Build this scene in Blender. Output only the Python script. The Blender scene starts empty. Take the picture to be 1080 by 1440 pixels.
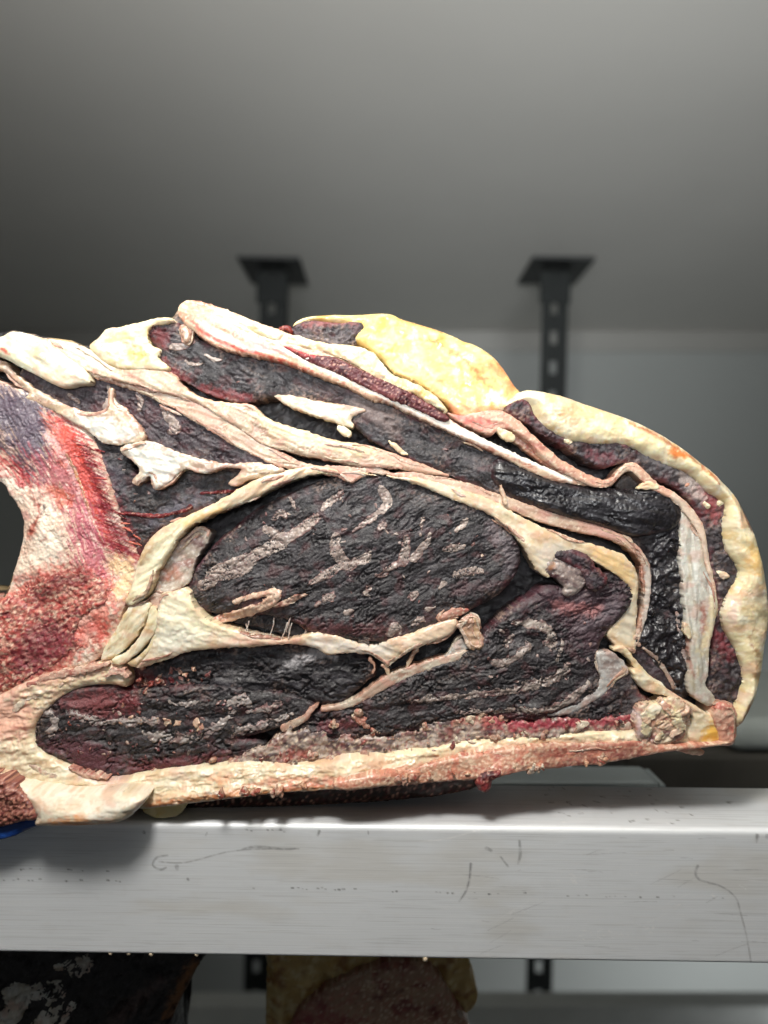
import bpy, math, random
import numpy as np

# ------------------------------------------------------------------ camera, world, lamp
S = bpy.context.scene
COL = S.collection
F, D = 1040.0, 0.52                      # focal length in photo pixels, camera distance to the cut face (m)
cam = bpy.data.objects.new('camera', bpy.data.cameras.new('camera'))
COL.objects.link(cam)
cam.location = (0, -D, 0)
cam.rotation_euler = (math.radians(90), 0, 0)
cam.data.sensor_fit = 'VERTICAL'
cam.data.sensor_height = 36
cam.data.lens = 26
cam.data.clip_start = 0.02
cam.data.clip_end = 50
cam.data.dof.use_dof = True
cam.data.dof.focus_distance = D - 0.004
cam.data.dof.aperture_fstop = 3.1
S.camera = cam

w = bpy.data.worlds.new('World')
S.world = w
w.use_nodes = True
w.node_tree.nodes['Background'].inputs[0].default_value = (0.92, 0.97, 1.0, 1)
w.node_tree.nodes['Background'].inputs[1].default_value = 0.06

def lamp(name, kind, loc, power, size, color, aim=None):
    l = bpy.data.lights.new(name, kind)
    l.energy = power
    l.color = color
    if kind == 'POINT':
        l.shadow_soft_size = size
    else:
        l.shape = 'RECTANGLE'; l.size, l.size_y = size
    o = bpy.data.objects.new(name, l)
    COL.objects.link(o)
    o.location = loc
    if aim:
        import mathutils
        o.rotation_euler = (mathutils.Vector(aim) - mathutils.Vector(loc)).to_track_quat('-Z', 'Y').to_euler()
    return o
lamp('ceiling_lamp', 'POINT', (-0.12, -0.47, 0.55), 25.0, 0.08, (1.0, 0.97, 0.92))
dl = lamp('room_fill', 'AREA', (0.1, -1.35, 0.30), 7.5, (1.2, 0.4), (0.95, 0.98, 1.0), (0.42, 1.2, 0.74))  # added fill without a fixture, brightens the ceiling and back wall
dl.data.spread = math.radians(54)

cl_ = lamp('wall_fill', 'AREA', (1.75, 1.1, -1.35), 12.0, (.5, .5), (0.95, 0.98, 1.0), (1.1, 2.48, -1.75))  # added unseen fill, only lifts the lower right of the wall
cl_.data.spread = math.radians(110)
S.view_settings.view_transform = 'Standard'
S.view_settings.look = 'None'
S.view_settings.exposure = 0.0
S.view_settings.gamma = 1.0

# ------------------------------------------------------------------ noise (numpy)
def _hash(ix, iy, seed):
    h = (ix.astype(np.int64) * 374761393 + iy.astype(np.int64) * 668265263 + seed * 1274126177) & 0xffffffff
    h = ((h ^ (h >> 13)) * 1274126177) & 0xffffffff
    h = ((h ^ (h >> 16)) * 2246822519) & 0xffffffff
    return (h ^ (h >> 15)) & 0xffffffff

_A = np.linspace(0, 2 * np.pi, 256, endpoint=False)
_GX, _GY = np.cos(_A), np.sin(_A)

def noise(x, y, seed=0):
    ix = np.floor(x); iy = np.floor(y)
    fx = x - ix; fy = y - iy
    def g(dx, dy):
        k = _hash(ix + dx, iy + dy, seed) & 255
        return _GX[k] * (fx - dx) + _GY[k] * (fy - dy)
    ux = fx * fx * fx * (fx * (fx * 6 - 15) + 10); uy = fy * fy * fy * (fy * (fy * 6 - 15) + 10)
    a = g(0, 0); b = g(1, 0); c = g(0, 1); d = g(1, 1)
    return 1.5 * ((a + (b - a) * ux) * (1 - uy) + (c + (d - c) * ux) * uy)

def fbm(x, y, n=4, seed=0, gain=0.5):
    s = 0; a = 1.0; t = 0
    for i in range(n):
        s = s + a * noise(x * 2 ** i + 17.3 * i, y * 2 ** i - 9.1 * i, seed + i)
        t += a; a *= gain
    return s / t * 1.3

def worley(x, y, seed=0):
    ix = np.floor(x); iy = np.floor(y)
    best = np.full(x.shape, 9.0)
    for dx in (-1, 0, 1):
        for dy in (-1, 0, 1):
            k = _hash(ix + dx, iy + dy, seed)
            px = ix + dx + (k & 255) / 255.0; py = iy + dy + ((k >> 8) & 255) / 255.0
            best = np.minimum(best, (px - x) ** 2 + (py - y) ** 2)
    return np.sqrt(best)

def smooth(a, b, x):
    t = np.clip((x - a) / (b - a), 0, 1)
    return t * t * (3 - 2 * t)

def rot(x, y, ang):
    c, s = math.cos(math.radians(ang)), math.sin(math.radians(ang))
    return x * c + y * s, -x * s + y * c

# relief functions: all in photo pixels (0.5 mm)
def bark(amp=4.0, L=13.0, st=2.4, ang=-20, seed=1, crack=1.0):
    amp = amp * .85; L = L * .78; st = st * 1.15
    def f(x, y):
        u, v = rot(x, y, ang + 0)
        bend = fbm(x / 70, y / 70, 2, seed + 70)
        u = u / (L * st); v = v / L + .9 * bend
        wx = fbm(u * .8, v * .8, 2, seed + 50); wy = fbm(u * .8 + 5, v * .8 + 9, 2, seed + 60)
        u = u + .7 * wx; v = v + .6 * wy
        n1 = noise(u * .8, v * .8, seed); n2 = noise(u * 2.3 + 3, v * 2.0, seed + 5); n3 = noise(u * 3.2, v * 4.6 + 7, seed + 9)
        rough = smooth(-.3, .4, fbm(x / 55, y / 40, 2, seed + 75))          # smoother and more broken patches
        m1 = smooth(-.1, .3, fbm(x / 45 + 7, y / 45, 2, seed + 80)); m2 = smooth(-.1, .3, fbm(x / 24, y / 24 + 5, 2, seed + 85))
        fine = noise(u * 5, v * 11, seed + 12) + .7 * noise(x / 2.6, y / 2.2, seed + 13)
        h = .8 * fbm(u * .45, v * .45, 2, seed + 20) + (.12 + .28 * rough) * n2 + (.1 + .16 * rough) * n3 + .16 * fine
        h = h - crack * (1.7 * m1 * np.exp(-(n1 / .07) ** 2) + .9 * m2 * np.exp(-(n2 / .08) ** 2) + .16 * np.exp(-(n3 / .12) ** 2))
        return amp * h
    return f

def crumb(amp=4.0, L=7.0, seed=1):
    def f(x, y):
        a = fbm(x / (L * 5), y / (L * 5), 3, seed)
        x2 = x + 4 * noise(x / L, y / L, seed + 3); y2 = y + 4 * noise(x / L + 9, y / L, seed + 4)
        wv = worley(x2 / L, y2 / L, seed); w2 = worley(x2 / (L * .45), y2 / (L * .45), seed + 2)
        return amp * (1.0 * a + .9 * (.5 - wv) + .4 * (.5 - w2) + .35 * fbm(x / (L * .6), y / (L * .6), 2, seed + 7))
    return f

def soft(amp=3.0, L=40.0, st=2.0, ang=0, seed=1, fine=.12):
    def f(x, y):
        u, v = rot(x, y, ang)
        return amp * (fbm(u / (L * st), v / L, 3, seed) + fine * fbm(u / 14, v / 5, 3, seed + 8) + .09 * fbm(x / 3.2, y / 3.2, 2, seed + 11))
    return f

def layers(amp=3.0, L=9.0, ang=25, seed=1, bend=10.0):
    amp = amp * .5
    def f(x, y):
        u, v = rot(x, y, ang)
        v = v + bend * fbm(u / 120, v / 60, 2, seed)
        n = noise(u / (L * 9), v / L, seed)
        t = v / L * .6 + .6 * noise(u / 90, v / 22, seed + 3)
        saw = t - np.floor(t)
        return amp * (.7 * n + .5 * saw + .35 * noise(u / (L * 4), v / (L * .45), seed + 2) + .12 * fbm(x / 4, y / 4, 2, seed + 5))
    return f

def both(f, g):
    return lambda x, y: f(x, y) + g(x, y)

# ------------------------------------------------------------------ outlines
def spline(pts, closed=True, sub=6):
    p = np.array(pts, float)
    n = len(p)
    out = []
    rng = range(n if closed else n - 1)
    for i in rng:
        if closed:
            a, b, c, d = p[(i - 1) % n], p[i], p[(i + 1) % n], p[(i + 2) % n]
        else:
            a, b, c, d = p[max(i - 1, 0)], p[i], p[i + 1], p[min(i + 2, n - 1)]
        for k in range(sub):
            t = k / sub
            out.append(.5 * (2 * b + (c - a) * t + (2 * a - 5 * b + 4 * c - d) * t * t + (3 * b - a - 3 * c + d) * t ** 3))
    if not closed:
        out.append(p[-1])
    return np.array(out)

def sd_poly(x, y, P):
    d2 = np.full(x.shape, 1e12); ins = np.zeros(x.shape, bool)
    Q = np.roll(P, -1, 0)
    for (ax, ay), (bx, by) in zip(P, Q):
        ex, ey = bx - ax, by - ay
        L = ex * ex + ey * ey
        if L < 1e-9: continue
        wx, wy = x - ax, y - ay
        t = np.clip((wx * ex + wy * ey) / L, 0, 1)
        dx = wx - ex * t; dy = wy - ey * t
        d2 = np.minimum(d2, dx * dx + dy * dy)
        c = (ay > y) != (by > y)
        if c.any():
            with np.errstate(divide='ignore', invalid='ignore'):
                xi = ax + (y - ay) * ex / (ey if ey else 1e-9)
            ins ^= c & (x < xi)
    d = np.sqrt(d2)
    return np.where(ins, d, -d)

def sd_stroke(x, y, P):                  # P: x, y, half width
    best = np.full(x.shape, -1e9)
    for a, b in zip(P[:-1], P[1:]):
        ex, ey = b[0] - a[0], b[1] - a[1]
        L = ex * ex + ey * ey + 1e-9
        t = np.clip(((x - a[0]) * ex + (y - a[1]) * ey) / L, 0, 1)
        d = np.hypot(x - a[0] - ex * t, y - a[1] - ey * t)
        best = np.maximum(best, a[2] + (b[2] - a[2]) * t - d)
    return best

class Shape:
    def __init__(s, pts, jag=1.5, jl=9.0, seed=0, grow=0.0):
        s.grow = grow
        s.stroke = len(pts[0]) == 3
        s.P = spline(pts, not s.stroke, 5 if len(pts) < 40 else 3)
        s.jag, s.jl, s.seed = jag, jl, seed
    def sd(s, x, y, clean=False):
        if s.jag and not clean:
            x, y = (x + s.jag * fbm(x / s.jl, y / s.jl, 3, s.seed + 101), y + s.jag * fbm(x / s.jl + 31, y / s.jl, 3, s.seed + 102))
        return (sd_stroke(x, y, s.P) if s.stroke else sd_poly(x, y, s.P)) + s.grow
    def box(s, pad):
        r = s.P[:, 2].max() if s.stroke else 0
        return (s.P[:, 0].min() - r - pad, s.P[:, 0].max() + r + pad, s.P[:, 1].min() - r - pad, s.P[:, 1].max() + r + pad)

def srgb(c):
    c = np.asarray(c, float) / 255
    return np.where(c <= .04045, c / 12.92, ((c + .055) / 1.055) ** 2.4)

def world(px, py, h):                    # photo pixel + height towards the camera (px) -> metres
    Y = -h * (D / F)
    k = (D + Y) / F
    return (px - 540) * k, Y, (720 - py) * k

# ------------------------------------------------------------------ materials
def principled(name):
    m = bpy.data.materials.new(name); m.use_nodes = True
    nt = m.node_tree
    return m, nt, nt.nodes['Principled BSDF']

def N(nt, t, **k):
    n = nt.nodes.new(t)
    for a, b in k.items():
        if a.startswith('i_'):
            n.inputs[a[2:].replace('_', ' ')].default_value = b
        else:
            setattr(n, a, b)
    return n

def tissue(name, rough, spec, sss, bump, bscale, vary, coat=0.0, rvar=0.15, dist=0.0006):
    m, nt, b = principled(name)
    L = nt.links.new
    at = N(nt, 'ShaderNodeAttribute', attribute_name='tint')
    tc = N(nt, 'ShaderNodeTexCoord')
    n1 = N(nt, 'ShaderNodeTexNoise', i_Scale=bscale, i_Detail=5.0, i_Roughness=.62)
    n2 = N(nt, 'ShaderNodeTexNoise', i_Scale=bscale * .18, i_Detail=4.0, i_Roughness=.6)
    L(tc.outputs['Object'], n1.inputs['Vector']); L(tc.outputs['Object'], n2.inputs['Vector'])
    mr = N(nt, 'ShaderNodeMapRange')
    mr.inputs['From Min'].default_value = .25; mr.inputs['From Max'].default_value = .75
    mr.inputs['To Min'].default_value = 1 - vary; mr.inputs['To Max'].default_value = 1 + vary
    L(n1.outputs['Fac'], mr.inputs['Value'])
    mul = N(nt, 'ShaderNodeVectorMath', operation='SCALE')
    L(at.outputs['Color'], mul.inputs[0]); L(mr.outputs['Result'], mul.inputs['Scale'])
    L(mul.outputs['Vector'], b.inputs['Base Color'])
    rr = N(nt, 'ShaderNodeMapRange')
    rr.inputs['From Min'].default_value = .3; rr.inputs['From Max'].default_value = .7
    rr.inputs['To Min'].default_value = rough - rvar; rr.inputs['To Max'].default_value = rough + rvar
    L(n2.outputs['Fac'], rr.inputs['Value']); L(rr.outputs['Result'], b.inputs['Roughness'])
    bp = N(nt, 'ShaderNodeBump', i_Strength=bump, i_Distance=dist)
    L(n1.outputs['Fac'], bp.inputs['Height']); L(bp.outputs['Normal'], b.inputs['Normal'])
    b.inputs['Specular IOR Level'].default_value = spec
    b.inputs['Coat Weight'].default_value = coat
    b.inputs['Coat Roughness'].default_value = .18
    if sss:
        b.inputs['Subsurface Weight'].default_value = sss
        b.inputs['Subsurface Radius'].default_value = (1.0, .55, .35)
        b.inputs['Subsurface Scale'].default_value = .0025
    return m

M = {
    'muscle': tissue('dried_muscle', .48, .55, 0, .9, 1100, .35, coat=.06, rvar=.24),
    'wet': tissue('damp_muscle', .36, .5, 0, .6, 600, .22, coat=.25),
    'fat': tissue('hard_fat', .40, .45, .3, .14, 500, .05, coat=.22),
    'skin': tissue('sinew', .40, .42, .18, .25, 800, .08, coat=.2),
    'raw': tissue('raw_meat', .46, .4, 0, .6, 900, .22, coat=.08),
    'bone': tissue('sawn_bone', .42, .4, .15, .4, 900, .12, coat=.15),
    'gristle': tissue('gristle', .3, .5, .3, .25, 300, .05, coat=.4),
}

# ------------------------------------------------------------------ part builder
def mix(a, b, t):
    return a + (b - a) * t[..., None]

MUS = dict(c=[(48, 44, 46), (72, 67, 70), (28, 23, 25)], edge=((88, 44, 50), 7), mat='muscle', grow=4, speck=[((104, 100, 104), 3.4, .26, .42), ((24, 19, 22), 8, .2, .6), ((100, 52, 54), 22, .24, .28)])
MUSP = dict(c=[(58, 46, 52), (84, 72, 78), (66, 30, 38)], edge=((104, 44, 50), 8), mat='muscle', grow=4, speck=[((104, 100, 104), 3.4, .26, .42), ((24, 19, 22), 8, .2, .6), ((100, 52, 54), 22, .24, .28)])
MUSB = dict(c=[(30, 27, 30), (50, 46, 50), (20, 15, 18)], edge=((54, 26, 32), 6), mat='muscle', grow=3, speck=[((70, 66, 72), 3.2, .25, .5), ((18, 13, 16), 10, .2, .5)])
FAT = dict(c=[(238, 224, 186), (243, 234, 208), (224, 198, 152)], edge=None, mat='fat', flat=.5, lam=((206, 172, 134), .5, 4.5), speck=[((208, 172, 130), 11, .28, .35), ((248, 242, 228), 9, .28, .45), ((216, 168, 142), 34, .22, .5), ((204, 178, 138), 24, .2, .4)])
YEL = dict(flat=.8, speck=[((220, 182, 110), 22, .25, .35), ((244, 232, 190), 14, .25, .4)], c=[(232, 206, 130), (238, 220, 164), (216, 178, 102)], edge=None, mat='fat')
SIN = dict(slivers=12, flat=.32, lam=((146, 106, 88), .8, 3.4), speck=[((244, 232, 210), 5, .25, .5), ((176, 134, 114), 9, .3, .45), ((176, 138, 118), 36, .12, .55), ((206, 152, 136), 28, .22, .5)], c=[(214, 188, 156), (228, 208, 182), (188, 150, 124)], edge=((170, 120, 102), 3.5), mat='skin')
GREY = dict(slivers=3, flat=.4, lam=((150, 132, 124), .5, 4.5), speck=[((232, 228, 222), 5, .25, .5), ((164, 140, 130), 9, .3, .4), ((200, 164, 150), 30, .2, .5)], c=[(196, 188, 180), (214, 208, 200), (176, 158, 150)], edge=None, mat='skin')
PINK = dict(slivers=2, flat=.5, lam=((176, 108, 94), .5, 4), speck=[((242, 222, 196), 5, .25, .6), ((178, 92, 82), 6, .3, .5)], c=[(222, 168, 146), (232, 196, 172), (196, 120, 106)], edge=None, mat='skin')
STRK = dict(flat=.6, speck=[((128, 98, 96), 5, .2, .5), ((222, 210, 198), 5, .3, .5)], c=[(164, 147, 138), (186, 170, 160), (126, 100, 95)], edge=((120, 84, 82), 2.5), mat='skin')
RAW = dict(speck=[((222, 170, 150), 4, .3, .6), ((90, 26, 36), 6, .25, .6)], c=[(176, 66, 62), (206, 120, 100), (120, 36, 46)], edge=None, mat='raw')

class Part:
    pass

def make_mesh(name, verts, faces, tint, mat, parent, smoothed=True):
    me = bpy.data.meshes.new(name)
    me.vertices.add(len(verts)); me.vertices.foreach_set('co', np.asarray(verts, np.float32).ravel())
    faces = np.asarray(faces, np.int32)
    n = len(faces)
    me.loops.add(n * 4); me.polygons.add(n)
    me.loops.foreach_set('vertex_index', faces.ravel())
    me.polygons.foreach_set('loop_start', np.arange(0, n * 4, 4, dtype=np.int32))
    me.polygons.foreach_set('use_smooth', np.full(n, smoothed))
    me.update(calc_edges=True)
    if tint is not None:
        a = me.color_attributes.new('tint', 'FLOAT_COLOR', 'POINT')
        rgba = np.ones((len(verts), 4), np.float32); rgba[:, :3] = tint
        a.data.foreach_set('color', rgba.ravel())
    me.validate()
    if mat: me.materials.append(mat)
    o = bpy.data.objects.new(name, me)
    COL.objects.link(o)
    if parent is not None: o.parent = parent
    return o

_seed = [0]
def P(name, pts, parent, style, h=0.0, bulge=3.0, r=7.0, relief=None, jag=2.0, jl=9.0, thick=26.0, step=1.6,
      paint=(), on=None, grow=0.0, off=1.0, label=None, cl=26.0, cst=1.6, ca=0, back=None, **ov):
    """One tissue part: outline (closed, or a stroke with half widths) in photo pixels, relief towards the camera,
    and side walls going back from it."""
    _seed[0] += 7
    sd0 = _seed[0]
    st = dict(style); st.update(ov)
    grow = grow + st.get('grow', 0) * (on is None)
    bulge = bulge * st.get('flat', 1.0); r = r * st.get('flat', 1.0) ** .5
    sh = Shape(pts, jag, jl, sd0, grow)
    relief = relief or soft(seed=sd0)
    if on is not None:
        base = lambda x, y: on.base(x, y)
        under = lambda x, y: on.height(x, y) + off
    elif np.isscalar(h):
        base = lambda x, y: np.full(x.shape, float(h)); under = base
    else:
        hp = np.array(h, float)
        def base(x, y):
            ww = 0; s = 0
            for q in hp:
                k = 1 / ((x - q[0]) ** 2 + (y - q[1]) ** 2 + 900.0) ** 1.3
                ww = ww + k; s = s + k * q[2]
            return s / ww
        under = base
    def prof(sd):
        e = np.clip(sd / r, 0, 1)
        return np.sqrt(1 - (1 - e) ** 2)
    def height(x, y):
        return under(x, y) + bulge * prof(np.maximum(sh.sd(x, y, True), 0)) + relief(x, y)
    x0, x1, y0, y1 = sh.box(step * 2 + sh.jag * 2 + max(grow, 0))
    gx, gy = np.meshgrid(np.arange(x0, x1 + step, step), np.arange(y0, y1 + step, step))
    sd = sh.sd(gx, gy)
    dy_, dx_ = np.gradient(sd, step)
    g2 = np.maximum(dx_ ** 2 + dy_ ** 2, .3)
    out = sd < 0
    mv = np.where(out, np.clip(-sd, 0, step * 1.6), 0)
    X = gx + dx_ / g2 ** .5 * mv; Y = gy + dy_ / g2 ** .5 * mv
    ins = sd > 0
    cell = ins[:-1, :-1] | ins[1:, :-1] | ins[:-1, 1:] | ins[1:, 1:]
    ny, nx = gx.shape
    idx = np.arange(ny * nx).reshape(ny, nx)
    q = np.stack([idx[:-1, :-1][cell], idx[:-1, 1:][cell], idx[1:, 1:][cell], idx[1:, :-1][cell]], 1)
    used = np.unique(q)
    remap = np.full(ny * nx, -1); remap[used] = np.arange(len(used))
    q = remap[q]
    vx, vy, vs = X.ravel()[used], Y.ravel()[used], np.maximum(sd.ravel()[used], 0)
    vc = np.maximum(sh.sd(vx, vy, True), 0)
    hh = under(vx, vy) + bulge * prof(vc) + relief(vx, vy) * (.35 + .65 * np.clip(vs / 4, 0, 1))
    # tint
    cs = [srgb(c) * (.86 if st['mat'] == 'muscle' else 1) * ((.78 if st['mat'] != 'bone' else .86) if st['mat'] not in ('muscle', 'fat') else .88 if st['mat'] == 'fat' else 1) for c in st['c']]
    u, v = rot(vx, vy, ca)
    na = fbm(u / (cl * cst), v / cl, 4, sd0 + 1); nb = fbm(u / (cl * cst * .7) + 4, v / (cl * .7), 4, sd0 + 2)
    col = np.tile(cs[0], (len(vx), 1))
    col = mix(col, cs[1], smooth(-.1, .45, na)); col = mix(col, cs[2], smooth(.05, .5, nb))
    if st.get('edge'):
        ec, ew = st['edge']
        ew2 = ew * (1 + .9 * fbm(vx / 14, vy / 14, 3, sd0 + 5))
        col = mix(col, srgb(ec), .8 * smooth(-.15, .35, fbm(vx / 60, vy / 60, 2, sd0 + 6)) * (1 - smooth(.3 * ew, 1.2 * ew, vs * ew / np.maximum(ew2, .5))))
    if st['mat'] == 'muscle' and on is None:             # smears of dried membrane and fat where the muscle meets its sheath
        sm = smooth(.02, .4, fbm(vx / 34, vy / 30, 3, sd0 + 61)) * smooth(-.2, .3, fbm(vx / 5, vy / 4, 3, sd0 + 62)) * np.exp(-vs / 13)
        col = mix(col, srgb((150, 126, 114)), .8 * np.clip(sm * 1.5, 0, 1))
    lam_h = 0
    if st.get('lam'):                                    # laminations that run along the outline
        lc, ls, lw = st['lam']
        wv = vs / lw + 1.1 * fbm(vx / 38, vy / 38, 2, sd0 + 40)
        al, _ = rot(vx, vy, ca)
        ln = noise(al / 34, wv, sd0 + 41) + .5 * noise(al / 16, wv * 2.3, sd0 + 42)
        msk = smooth(-.3, .3, fbm(vx / 50, vy / 50, 2, sd0 + 43))
        col = mix(col, srgb(lc), ls * smooth(.1, .55, ln) * msk)
        lam_h = -.8 * smooth(.0, .5, ln) * msk + .2 * ln
    for sc, sl, th, ss in st.get('speck', ()):
        col = mix(col, srgb(sc), ss * smooth(th - .12, th + .25, fbm(vx / sl, vy / (sl * .8), 3, sd0 + 44 + int(sl * 3))))
    hh = hh + lam_h
    for pt in paint:
        shp, pc, feather, strength, jg = pt[:5]
        k = Shape(shp, jg, 11.0, sd0 + len(shp)).sd(vx, vy)
        br = fbm(vx / 7, vy / 7, 3, sd0 + 33)
        if len(pt) > 5:                                  # streaked along the grain
            pu, pv = rot(vx, vy, pt[5]); br = 2.2 * fbm(pu / 24, pv / 2.6, 3, sd0 + 34) + .5 * br
        t = smooth(-feather, feather, k + feather * 1.3 * br) * strength
        col = mix(col, srgb(pc), np.clip(t, 0, 1))
    # mesh: front, then side walls
    b0 = base(vx, vy)
    kx = (D - b0 * (D / F)) / F
    wx, wz, wy = (vx - 540) * kx, (720 - vy) * kx, -hh * (D / F)
    verts = np.stack([wx, wy, wz], 1)
    e = np.concatenate([q[:, [0, 1]], q[:, [1, 2]], q[:, [2, 3]], q[:, [3, 0]]])
    key = np.minimum(e[:, 0], e[:, 1]).astype(np.int64) * len(used) + np.maximum(e[:, 0], e[:, 1])
    _, inv, cnt = np.unique(key, return_inverse=True, return_counts=True)
    be = e[cnt[inv] == 1]
    bi = np.unique(be)
    m2 = np.full(len(used), -1); m2[bi] = np.arange(len(bi))
    rings = [(thick * .3, 0.0), (thick, .0)] if back is None else back
    faces = [q[:, ::-1]]
    prev = np.arange(len(used)); allv = [verts]; tint = [col]
    nb_ = len(used)
    # inward direction from the distance field, for tapering backs
    gxn = (dx_ / g2 ** .5).ravel()[used][bi]; gyn = (dy_ / g2 ** .5).ravel()[used][bi]
    for dep, inn in rings:
        nv = verts[bi].copy()
        nv[:, 1] += dep * (D / F)
        nv[:, 0] += gxn * inn * (D / F); nv[:, 2] -= gyn * inn * (D / F)
        allv.append(nv); tint.append(col[bi])
        cur = np.full(len(used), -1); cur[bi] = nb_ + np.arange(len(bi)); nb_ += len(bi)
        faces.append(np.stack([prev[be[:, 0]], prev[be[:, 1]], cur[be[:, 1]], cur[be[:, 0]]], 1))
        prev = cur
    V = np.concatenate(allv)
    org = np.array(ORIGIN[parent.name] if parent.name in ORIGIN else (0, 0, 0))
    o = make_mesh(name, V - org, np.concatenate(faces), np.concatenate(tint), M[st['mat']], parent)
    if on is not None and on.obj is parent: pass
    ORIGIN[o.name] = org
    if label: o['label'] = label
    p = Part(); p.obj = o; p.base = base; p.height = height
    for k in range(st.get('slivers', 0) if on is None and not sh.stroke else 0):   # loose strands that follow the outline
        q = random.Random(sd0 * 31 + k)
        n = len(sh.P); i0 = q.randrange(n); ln = q.uniform(18, 70); d_ = q.uniform(-3.5, 5.5)
        if q.random() < .4: d_ = q.uniform(2, 12)
        pt_ = []; acc = 0; i = i0
        while acc < ln and len(pt_) < 60:
            a_, b_ = sh.P[i % n], sh.P[(i + 1) % n]
            t_ = b_ - a_; L_ = math.hypot(*t_) + 1e-6
            nrm = np.array([-t_[1], t_[0]]) / L_
            if acc == 0 or L_ > 1: pt_.append(a_ + nrm * orient(sh.P) * (d_ + 1.5 * math.sin(acc / 9.0 + k)))
            acc += L_; i += 1
        if len(pt_) < 3: continue
        pt_ = pt_[::max(1, len(pt_) // 7)]
        if len(pt_) < 3: continue
        ww = q.uniform(1.2, 2.8)
        m_ = len(pt_) - 1
        pts_ = [(float(c[0]), float(c[1]), max(.5, ww * math.sin(math.pi * (.12 + .76 * j / m_)))) for j, c in enumerate(pt_)]
        if not all(-75 < c[0] < 1095 for c in pts_): continue
        cc = q.choice([(226, 206, 178), (206, 176, 148), (186, 148, 126), (170, 124, 108), (236, 224, 202), (214, 196, 178)])
        P('sinew_strand', pts_, o, dict(SIN, c=[cc, tuple(min(255, int(v * 1.06)) for v in cc), tuple(int(v * .84) for v in cc)], slivers=0), on=p, off=q.uniform(-.6, 1.6) - (2.5 if d_ < 0 else 0), bulge=1.6, r=2.5,
          relief=soft(.8, 9, seed=sd0 + k), thick=9, step=1.5, jag=1.4)
    return p

def orient(Q):
    x, y = Q[:, 0], Q[:, 1]
    return 1.0 if np.sum(x * np.roll(y, -1) - y * np.roll(x, -1)) > 0 else -1.0

def chip(x, y, r, seed, asp=1.5):
    q = random.Random(seed); n = q.randint(6, 9); a0 = q.uniform(0, 6.28); c, s_ = math.cos(a0), math.sin(a0)
    out = []
    for k in range(n):
        t = 2 * math.pi * k / n; rr = r * q.uniform(.55, 1.25)
        u, v = rr * asp ** .5 * math.cos(t), rr / asp ** .5 * math.sin(t)
        out.append((x + u * c - v * s_, y + u * s_ + v * c))
    return out

ORIGIN = {}
def thing(name, label, cat, loc, group=None):
    o = bpy.data.objects.new(name, None); COL.objects.link(o)
    o.location = loc; o.empty_display_size = .02
    o['label'] = label; o['category'] = cat
    if group: o['group'] = group
    ORIGIN[o.name] = loc
    return o

# ------------------------------------------------------------------ plain boxes for the setting
def simple(name, base, rough=.6, metal=0.0, vary=.1, scale=6.0, bump=.05, stretch=(1, 1, 1), spec=.5):
    m, nt, b = principled(name)
    L = nt.links.new
    tc = N(nt, 'ShaderNodeTexCoord'); mp = N(nt, 'ShaderNodeMapping')
    mp.inputs['Scale'].default_value = stretch
    n = N(nt, 'ShaderNodeTexNoise', i_Scale=scale, i_Detail=6.0, i_Roughness=.6)
    L(tc.outputs['Object'], mp.inputs['Vector']); L(mp.outputs['Vector'], n.inputs['Vector'])
    r = N(nt, 'ShaderNodeValToRGB')
    c = srgb(base)
    r.color_ramp.elements[0].position = .3; r.color_ramp.elements[1].position = .7
    r.color_ramp.elements[0].color = (*np.clip(c * (1 - vary), 0, 1), 1)
    r.color_ramp.elements[1].color = (*np.clip(c * (1 + vary), 0, 1), 1)
    L(n.outputs['Fac'], r.inputs['Fac']); L(r.outputs['Color'], b.inputs['Base Color'])
    bp = N(nt, 'ShaderNodeBump', i_Strength=bump, i_Distance=.002)
    L(n.outputs['Fac'], bp.inputs['Height']); L(bp.outputs['Normal'], b.inputs['Normal'])
    b.inputs['Roughness'].default_value = rough; b.inputs['Metallic'].default_value = metal
    b.inputs['Specular IOR Level'].default_value = spec
    return m

import bmesh
def boxes(name, lst, mat, parent=None, bevel=.0, loc=(0, 0, 0), segs=2):
    bm = bmesh.new()
    for (x0, x1, y0, y1, z0, z1) in lst:
        r = bmesh.ops.create_cube(bm, size=1)
        for v in r['verts']:
            v.co = ((x0 + x1) / 2 + v.co.x * (x1 - x0), (y0 + y1) / 2 + v.co.y * (y1 - y0), (z0 + z1) / 2 + v.co.z * (z1 - z0))
    if bevel:
        bmesh.ops.bevel(bm, geom=bm.edges[:], offset=bevel, segments=segs, affect='EDGES', profile=.5)
    me = bpy.data.meshes.new(name); bm.to_mesh(me); bm.free()
    me.materials.append(mat)
    o = bpy.data.objects.new(name, me); COL.objects.link(o)
    o.location = loc
    if parent is not None: o.parent = parent
    return o

m_ceil = simple('ceiling_panel_paint', (222, 220, 214), .55, vary=.03, scale=2.0, bump=.02)
m_wall = simple('wall_panel_paint', (138, 141, 138), .5, vary=.03, scale=2.0, bump=.02)
m_trim = simple('cove_strip_plastic', (138, 137, 132), .5, vary=.03)
m_floor = simple('floor_resin', (110, 110, 108), .5, vary=.08)
m_post = simple('dark_painted_steel', (26, 29, 28), .6, vary=.15, scale=30, spec=.2)
m_plate = simple('ceiling_plate_steel', (30, 32, 31), .5, vary=.1, scale=30)
CEIL, WALL, FLOOR = .735, 2.48, -2.15
ce = boxes('ceiling', [(-3.2, 3.2, -1.0, WALL + .1, CEIL, CEIL + .08)], m_ceil); ce['kind'] = 'structure'
wl = boxes('wall', [(-3.2, 3.2, WALL, WALL + .1, FLOOR, CEIL - .002)], m_wall); wl['kind'] = 'structure'
tr = boxes('cove_strip', [(-3.2, 3.2, WALL - .008, WALL - .0005, CEIL - .085, CEIL - .0005)], m_trim, wl, .003)
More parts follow.
